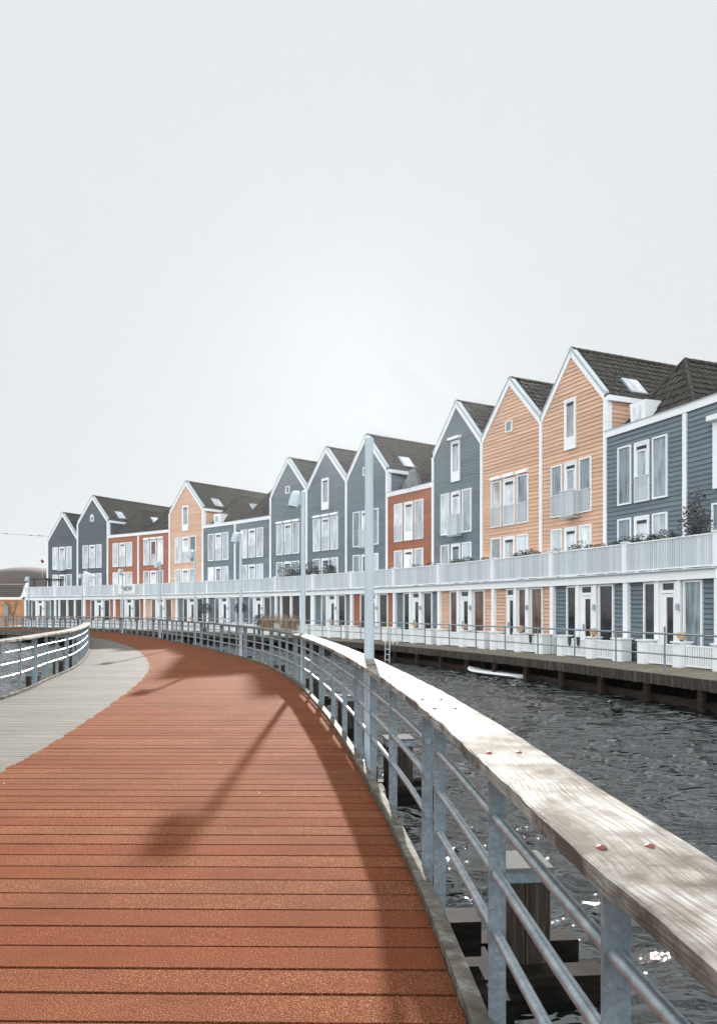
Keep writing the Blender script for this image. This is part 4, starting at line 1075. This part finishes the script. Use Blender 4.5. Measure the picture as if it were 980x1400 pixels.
# ------------------------------------------------------------------ far left buildings
bx, by = -46.0, 84.0
root = empty('low_building', (bx, by, 0), 0, 'low ochre boarded building with dark striped roof at the left edge', 'building')
xr = -36.8
mb = MB(); z = -.1
while z < 2.75:
    mb.add([(xr, by - 4, z), (xr - 26, by - 6, z), (xr - 26, by - 6.03, z), (xr, by - 4.03, z), (xr, by - 4.0, z + .17), (xr - 26, by - 6.0, z + .17)], [(0, 1, 2, 3), (3, 2, 5, 4)]); z += .17
mb.hexa([(xr, by - 3.98, -.1), (xr - 26, by - 5.98, -.1), (xr - 26, by + 4, -.1), (xr, by + 4, -.1), (xr, by - 3.98, 2.8), (xr - 26, by - 5.98, 2.8), (xr - 26, by + 4, 2.8), (xr, by + 4, 2.8)])
mb.build('wall', 'low_orange', root)
mb = MB(); mb.hexa([(xr + .1, by - 4.3, 2.72), (xr - 26, by - 6.3, 2.72), (xr - 26, by - 6.1, 2.72), (xr + .1, by - 4.1, 2.72), (xr + .1, by - 4.3, 2.98), (xr - 26, by - 6.3, 2.98), (xr - 26, by - 6.1, 2.98), (xr + .1, by - 4.1, 2.98)]); mb.build('gutter_board', 'white', root)
mb = MB(); nst = 7
for k in range(nst):
    f0, f1 = k / nst, (k + .93) / nst
    mb.hexa([(xr - .9 * f0 * 1.2, by - 4.2 + 4 * f0, 2.98 + 1.55 * f0), (xr - 26, by - 6.2 + 4 * f0, 2.98 + 1.55 * f0), (xr - 26, by - 6.2 + 4 * f1, 2.98 + 1.55 * f1), (xr - .9 * f1 * 1.2, by - 4.2 + 4 * f1, 2.98 + 1.55 * f1),
             (xr - .9 * f0 * 1.2, by - 4.2 + 4 * f0, 3.10 + 1.55 * f0), (xr - 26, by - 6.2 + 4 * f0, 3.10 + 1.55 * f0), (xr - 26, by - 6.2 + 4 * f1, 3.04 + 1.55 * f1), (xr - .9 * f1 * 1.2, by - 4.2 + 4 * f1, 3.04 + 1.55 * f1)])
mb.build('roof', 'brown_roof', root)
mb = MB(); mb.hexa([(xr - .1, by - 4.3, 2.98), (xr + .15, by - 4.3, 2.98), (xr + .15, by - 4.1, 2.98), (xr - .1, by - 4.1, 2.98), (xr - 1.25, by - .2, 4.65), (xr - .95, by - .2, 4.65), (xr - .95, by, 4.7), (xr - 1.25, by, 4.7)]); mb.build('verge_board', 'white', root)
for q in (-.35, 1.1):
    mb = MB(); mb.box(xr - 2.4 - q * 3 - .3, xr - 2.4 - q * 3 + .15, by - 4.35 - .2, by - 4.2 - .2, .5, 2.1); mb.build('window', 'pane_mid', root)
# domed building
root = empty('domed_building', (-58, 116, 0), 0, 'big brown building with a low curved roof behind the left end of the row', 'building')
mb = MB(); nu, nv = 48, 12; vs = []
for j in range(nv + 1):
    e = math.pi / 2 * j / nv
    for k in range(nu):
        a = 2 * math.pi * k / nu; vs.append((-50.8 + 12.5 * math.cos(e) * math.cos(a), 114 + 12 * math.cos(e) * math.sin(a), 1.2 + 7.05 * math.sin(e)))
mb.add(vs, [(j * nu + k, j * nu + (k + 1) % nu, (j + 1) * nu + (k + 1) % nu, (j + 1) * nu + k) for j in range(nv) for k in range(nu)]); mb.build('roof', 'brown_roof', root, smooth=True)
mb = MB(); mb.lathe((-50.8, 114, -.1), [(12.3, 0), (12.3, 1.3)], 48); mb.build('wall', 'brown_roof', root)
# bare tree in front of low building
rs = random.Random(12); c = Vector((-36.9, 78.3, 0)); root = empty('bare_tree', c, 0, 'small bare tree before the ochre building at the left', 'tree')
mb = MB(); mb.tube([c, c + Vector((0, 0, .9))], [.06, .045], 6); mb.build('trunk', 'twig', root)
mb = MB()
def br(p, d, L, r, lv):
    e = p + d * L; mb.tube([p, e], [r, r * .6], 4, False)
    if lv: 
        for _ in range(3): br(e, (d + Vector((rs.uniform(-.8, .8), rs.uniform(-.8, .8), rs.uniform(-.1, .5)))).normalized(), L * .72, r * .6, lv - 1)
for _ in range(5): br(c + Vector((0, 0, .85)), Vector((rs.uniform(-.9, .9), rs.uniform(-.9, .9), rs.uniform(.3, 1))).normalized(), .75, .03, 3)
mb.build('crown', 'twig', root)
# balloon and cable
c = Vector((-.4315 * 90, 90, 1.66 + .0655 * 90)); root = empty('balloon', c, 0, 'dark red balloon floating above the brown curved roof', 'balloon')
mb = MB(); mb.lathe(c - Vector((0, 0, .24)), [(.001, 0), (.04, .02), (.14, .14), (.21, .28), (.22, .36), (.17, .44), (.08, .475), (.001, .47)], 16, (.05, 0, 1)); mb.build('skin', 'red', root, smooth=True)
mb = MB(); mb.tube([c - Vector((0, 0, .24)), c - Vector((.05, 0, 1.1)), c - Vector((0, 0, 2.2))], .006, 4); mb.build('string', 'board_white', root)
root = empty('overhead_cable', (-45, 76, 11), 0, 'thin overhead cable with small lumps crossing the sky at the left edge', 'cable')
a, b = Vector((-44, 76, 1.66 + .121 * 76)), Vector((-.424 * 74, 74, 1.66 + .100 * 74))
pts = [a.lerp(b, k / 14) - Vector((0, 0, .35 * math.sin(math.pi * k / 14))) for k in range(15)]
mb = MB(); mb.tube(pts, .012, 5); mb.build('wire', 'twig', root)
for k in (6, 8, 9, 12, 13):
    mb = MB(); p = pts[k]; mb.lathe(p - Vector((.18, 0, -.02)), [(.001, 0), (.04, .06), (.05, .16), (.03, .3), (.001, .36)], 8, (b - a).normalized()); mb.build('marker', 'twig', root)

# ------------------------------------------------------------------ water and land
import numpy as np
def water():
    x0, x1, y0, y1, st = -42., 17., -9., 70., .095
    xs = np.arange(x0, x1 + st, st); ys = np.arange(y0, y1 + st, st); X, Yg = np.meshgrid(xs, ys)
    rg = np.random.default_rng(3); h = np.zeros_like(X)
    Xw = X + .35 * np.sin(Yg * .9 + .4 * X) + .15 * np.sin(2.3 * Yg); Yw = Yg + .30 * np.sin(X * .7 + 1) + .12 * np.sin(X * 2.1 + Yg)
    nw = 46
    for k in range(nw):
        lam = math.exp(rg.uniform(math.log(.30), math.log(1.1))); a = rg.normal(0, .55) + (.15 if k % 3 else -.5); kk = 2 * math.pi / lam
        am = .30 * math.sqrt(2 / nw) / kk
        h += am * np.sin(kk * (np.sin(a) * Xw + np.cos(a) * Yw) + rg.uniform(0, 6.28))
    patch = .75 + .35 * np.sin(X * .31 + 1.3 * np.sin(Yg * .17)) * np.sin(Yg * .23 + 1)
    h = h * patch; h = h + 1.5 * np.maximum(h, 0) ** 2 * 2
    e = np.minimum(np.minimum(X - x0, x1 - X), np.minimum(Yg - y0, y1 - Yg)); h *= np.clip(e / 3, 0, 1)
    V = np.stack([X.ravel(), Yg.ravel(), WATER + h.ravel()], 1); nx, ny = len(xs), len(ys)
    i = (np.arange(ny - 1)[:, None] * nx + np.arange(nx - 1)[None]).ravel(); F = np.stack([i, i + 1, i + nx + 1, i + nx], 1)
    x1, y1 = xs[-1], ys[-1]; k = len(V); B = 900
    ex = np.array([(-B, -B), (x0, -B), (x1, -B), (B, -B), (-B, y0), (x0, y0), (x1, y0), (B, y0), (-B, y1), (x0, y1), (x1, y1), (B, y1), (-B, B), (x0, B), (x1, B), (B, B)], float)
    V = np.vstack([V, np.column_stack([ex, np.full(16, WATER)])]); q = [(a + 4 * b, a + 1 + 4 * b, a + 5 + 4 * b, a + 4 + 4 * b) for b in range(3) for a in range(3) if (a, b) != (1, 1)]
    F = np.vstack([F, np.array(q) + k])
    me = bpy.data.meshes.new('water'); me.from_pydata(V.tolist(), [], F.tolist()); me.materials.append(M['water']); me.polygons.foreach_set('use_smooth', [True] * len(me.polygons))
    o = bpy.data.objects.new('water', me); COL.objects.link(o); return o
tag(water(), 'dark rippled canal water', kind='structure')
shore = [Vector((25, -850)), Vector((22, -60)), Vector((14.5, 0))] + [LO[0] + Vector((.5, -6)) + Vector((1.0, 0))] + ext(.9, False) + [Vector((-44, 77)), Vector((-70, 84)), Vector((-400, 110)), Vector((-880, 140))]
mb = MB()
for k in range(len(shore) - 1):
    a, b = shore[k], shore[k + 1]
    far_ = {0: (880, -850), 1: (880, -60), 2: (880, 10)}
    out = lambda p: Vector((880, p.y)) if p.y < 14 else (Vector((880, 880)) if p.x > 5 else Vector((p.x if p.x < -100 else p.x * 2.4 + 300, 880)))
    mb.quad(V3(a, -.075), V3(b, -.075), V3(out(b), -.075), V3(out(a), -.075)); mb.quad(V3(a, -.075), V3(b, -.075), V3(b, -3), V3(a, -3))
tag(mb.build('ground', 'ground'), 'flat bank behind the houses', kind='structure')

# ------------------------------------------------------------------ air volume added to imitate the lens flare glow
hm = bpy.data.materials.new('flare_air'); hm.use_nodes = True; hn = hm.node_tree
for n_ in list(hn.nodes): hn.nodes.remove(n_)
ho = hn.nodes.new('ShaderNodeOutputMaterial'); hv = hn.nodes.new('ShaderNodeVolumePrincipled')
hv.inputs['Color'].default_value = (.93, .97, 1, 1); hv.inputs['Density'].default_value = .00009; hv.inputs['Anisotropy'].default_value = .80
hn.links.new(hv.outputs[0], ho.inputs['Volume']); M['flare_veil'] = hm
mb = MB(); mb.box(-1000, 1000, -1000, 1000, -4.2, 13.5); tag(mb.build('flare_veil', 'flare_veil'), 'thin air volume added over the canal to imitate lens flare', kind='stuff')
# ------------------------------------------------------------------ light, world, camera
w = bpy.data.worlds.new('World'); sc.world = w; w.use_nodes = True; nt = w.node_tree
for n in list(nt.nodes): nt.nodes.remove(n)
out = nt.nodes.new('ShaderNodeOutputWorld'); sky = nt.nodes.new('ShaderNodeTexSky'); sky.sky_type = 'NISHITA'; sky.sun_disc = False
sky.sun_elevation = R(SUN_EL); sky.sun_rotation = R(SUN_AZ); sky.air_density = 1.0; sky.dust_density = 3.0; sky.ozone_density = 1.0
bg1 = nt.nodes.new('ShaderNodeBackground'); bg1.inputs['Strength'].default_value = .05
hs = nt.nodes.new('ShaderNodeHueSaturation'); hs.inputs['Saturation'].default_value = .35
nt.links.new(sky.outputs['Color'], hs.inputs['Color'])
cl = nt.nodes.new('ShaderNodeMix'); cl.data_type = 'RGBA'; cl.blend_type = 'DARKEN'; cl.inputs[0].default_value = 1; cl.inputs[7].default_value = (1.6, 1.7, 1.75, 1)
nt.links.new(hs.outputs['Color'], cl.inputs[6]); nt.links.new(cl.outputs[2], bg1.inputs['Color'])
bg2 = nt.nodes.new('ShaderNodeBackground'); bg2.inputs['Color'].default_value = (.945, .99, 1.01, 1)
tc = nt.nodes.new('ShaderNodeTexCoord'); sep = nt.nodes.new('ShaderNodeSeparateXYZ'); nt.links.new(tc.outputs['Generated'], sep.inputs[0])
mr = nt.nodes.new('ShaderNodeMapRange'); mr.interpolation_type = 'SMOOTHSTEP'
for k, v in (('From Min', -.05), ('From Max', .45), ('To Min', .202), ('To Max', .66)): mr.inputs[k].default_value = v  # sky veil raised overhead and behind the camera, added fill for facades and water
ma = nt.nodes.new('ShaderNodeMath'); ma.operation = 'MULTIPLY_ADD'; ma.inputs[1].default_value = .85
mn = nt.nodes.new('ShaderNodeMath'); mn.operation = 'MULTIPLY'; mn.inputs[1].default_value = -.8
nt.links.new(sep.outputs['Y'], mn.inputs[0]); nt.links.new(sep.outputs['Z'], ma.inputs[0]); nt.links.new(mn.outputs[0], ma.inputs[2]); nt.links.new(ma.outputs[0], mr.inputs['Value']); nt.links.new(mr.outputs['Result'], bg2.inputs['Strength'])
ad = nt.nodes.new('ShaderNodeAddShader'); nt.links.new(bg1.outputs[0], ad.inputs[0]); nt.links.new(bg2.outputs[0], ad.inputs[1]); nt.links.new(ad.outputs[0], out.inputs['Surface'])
sl = bpy.data.lights.new('sun', 'SUN'); sl.energy = 5.0; sl.angle = R(.9); sl.color = (1, .965, .91)
so = bpy.data.objects.new('sun', sl); COL.objects.link(so)
dv = Vector((math.sin(R(SUN_AZ)) * math.cos(R(SUN_EL)), math.cos(R(SUN_AZ)) * math.cos(R(SUN_EL)), math.sin(R(SUN_EL))))
so.rotation_euler = dv.to_track_quat('Z', 'Y').to_euler(); so.location = dv * 50
cam = bpy.data.cameras.new('camera'); cam.sensor_width = 36; cam.lens = 36 * 1000 / 1400; cam.shift_y = 133 / 1400; cam.clip_start = .05; cam.clip_end = 9000
co = bpy.data.objects.new('camera', cam); COL.objects.link(co); co.location = (0, 0, EYE); co.rotation_euler = (R(90), 0, 0); sc.camera = co
vs_ = sc.view_settings; vs_.view_transform = 'Standard'; vs_.look = 'None'; vs_.gamma = 1; vs_.exposure = 1.54; vs_.use_curve_mapping = False
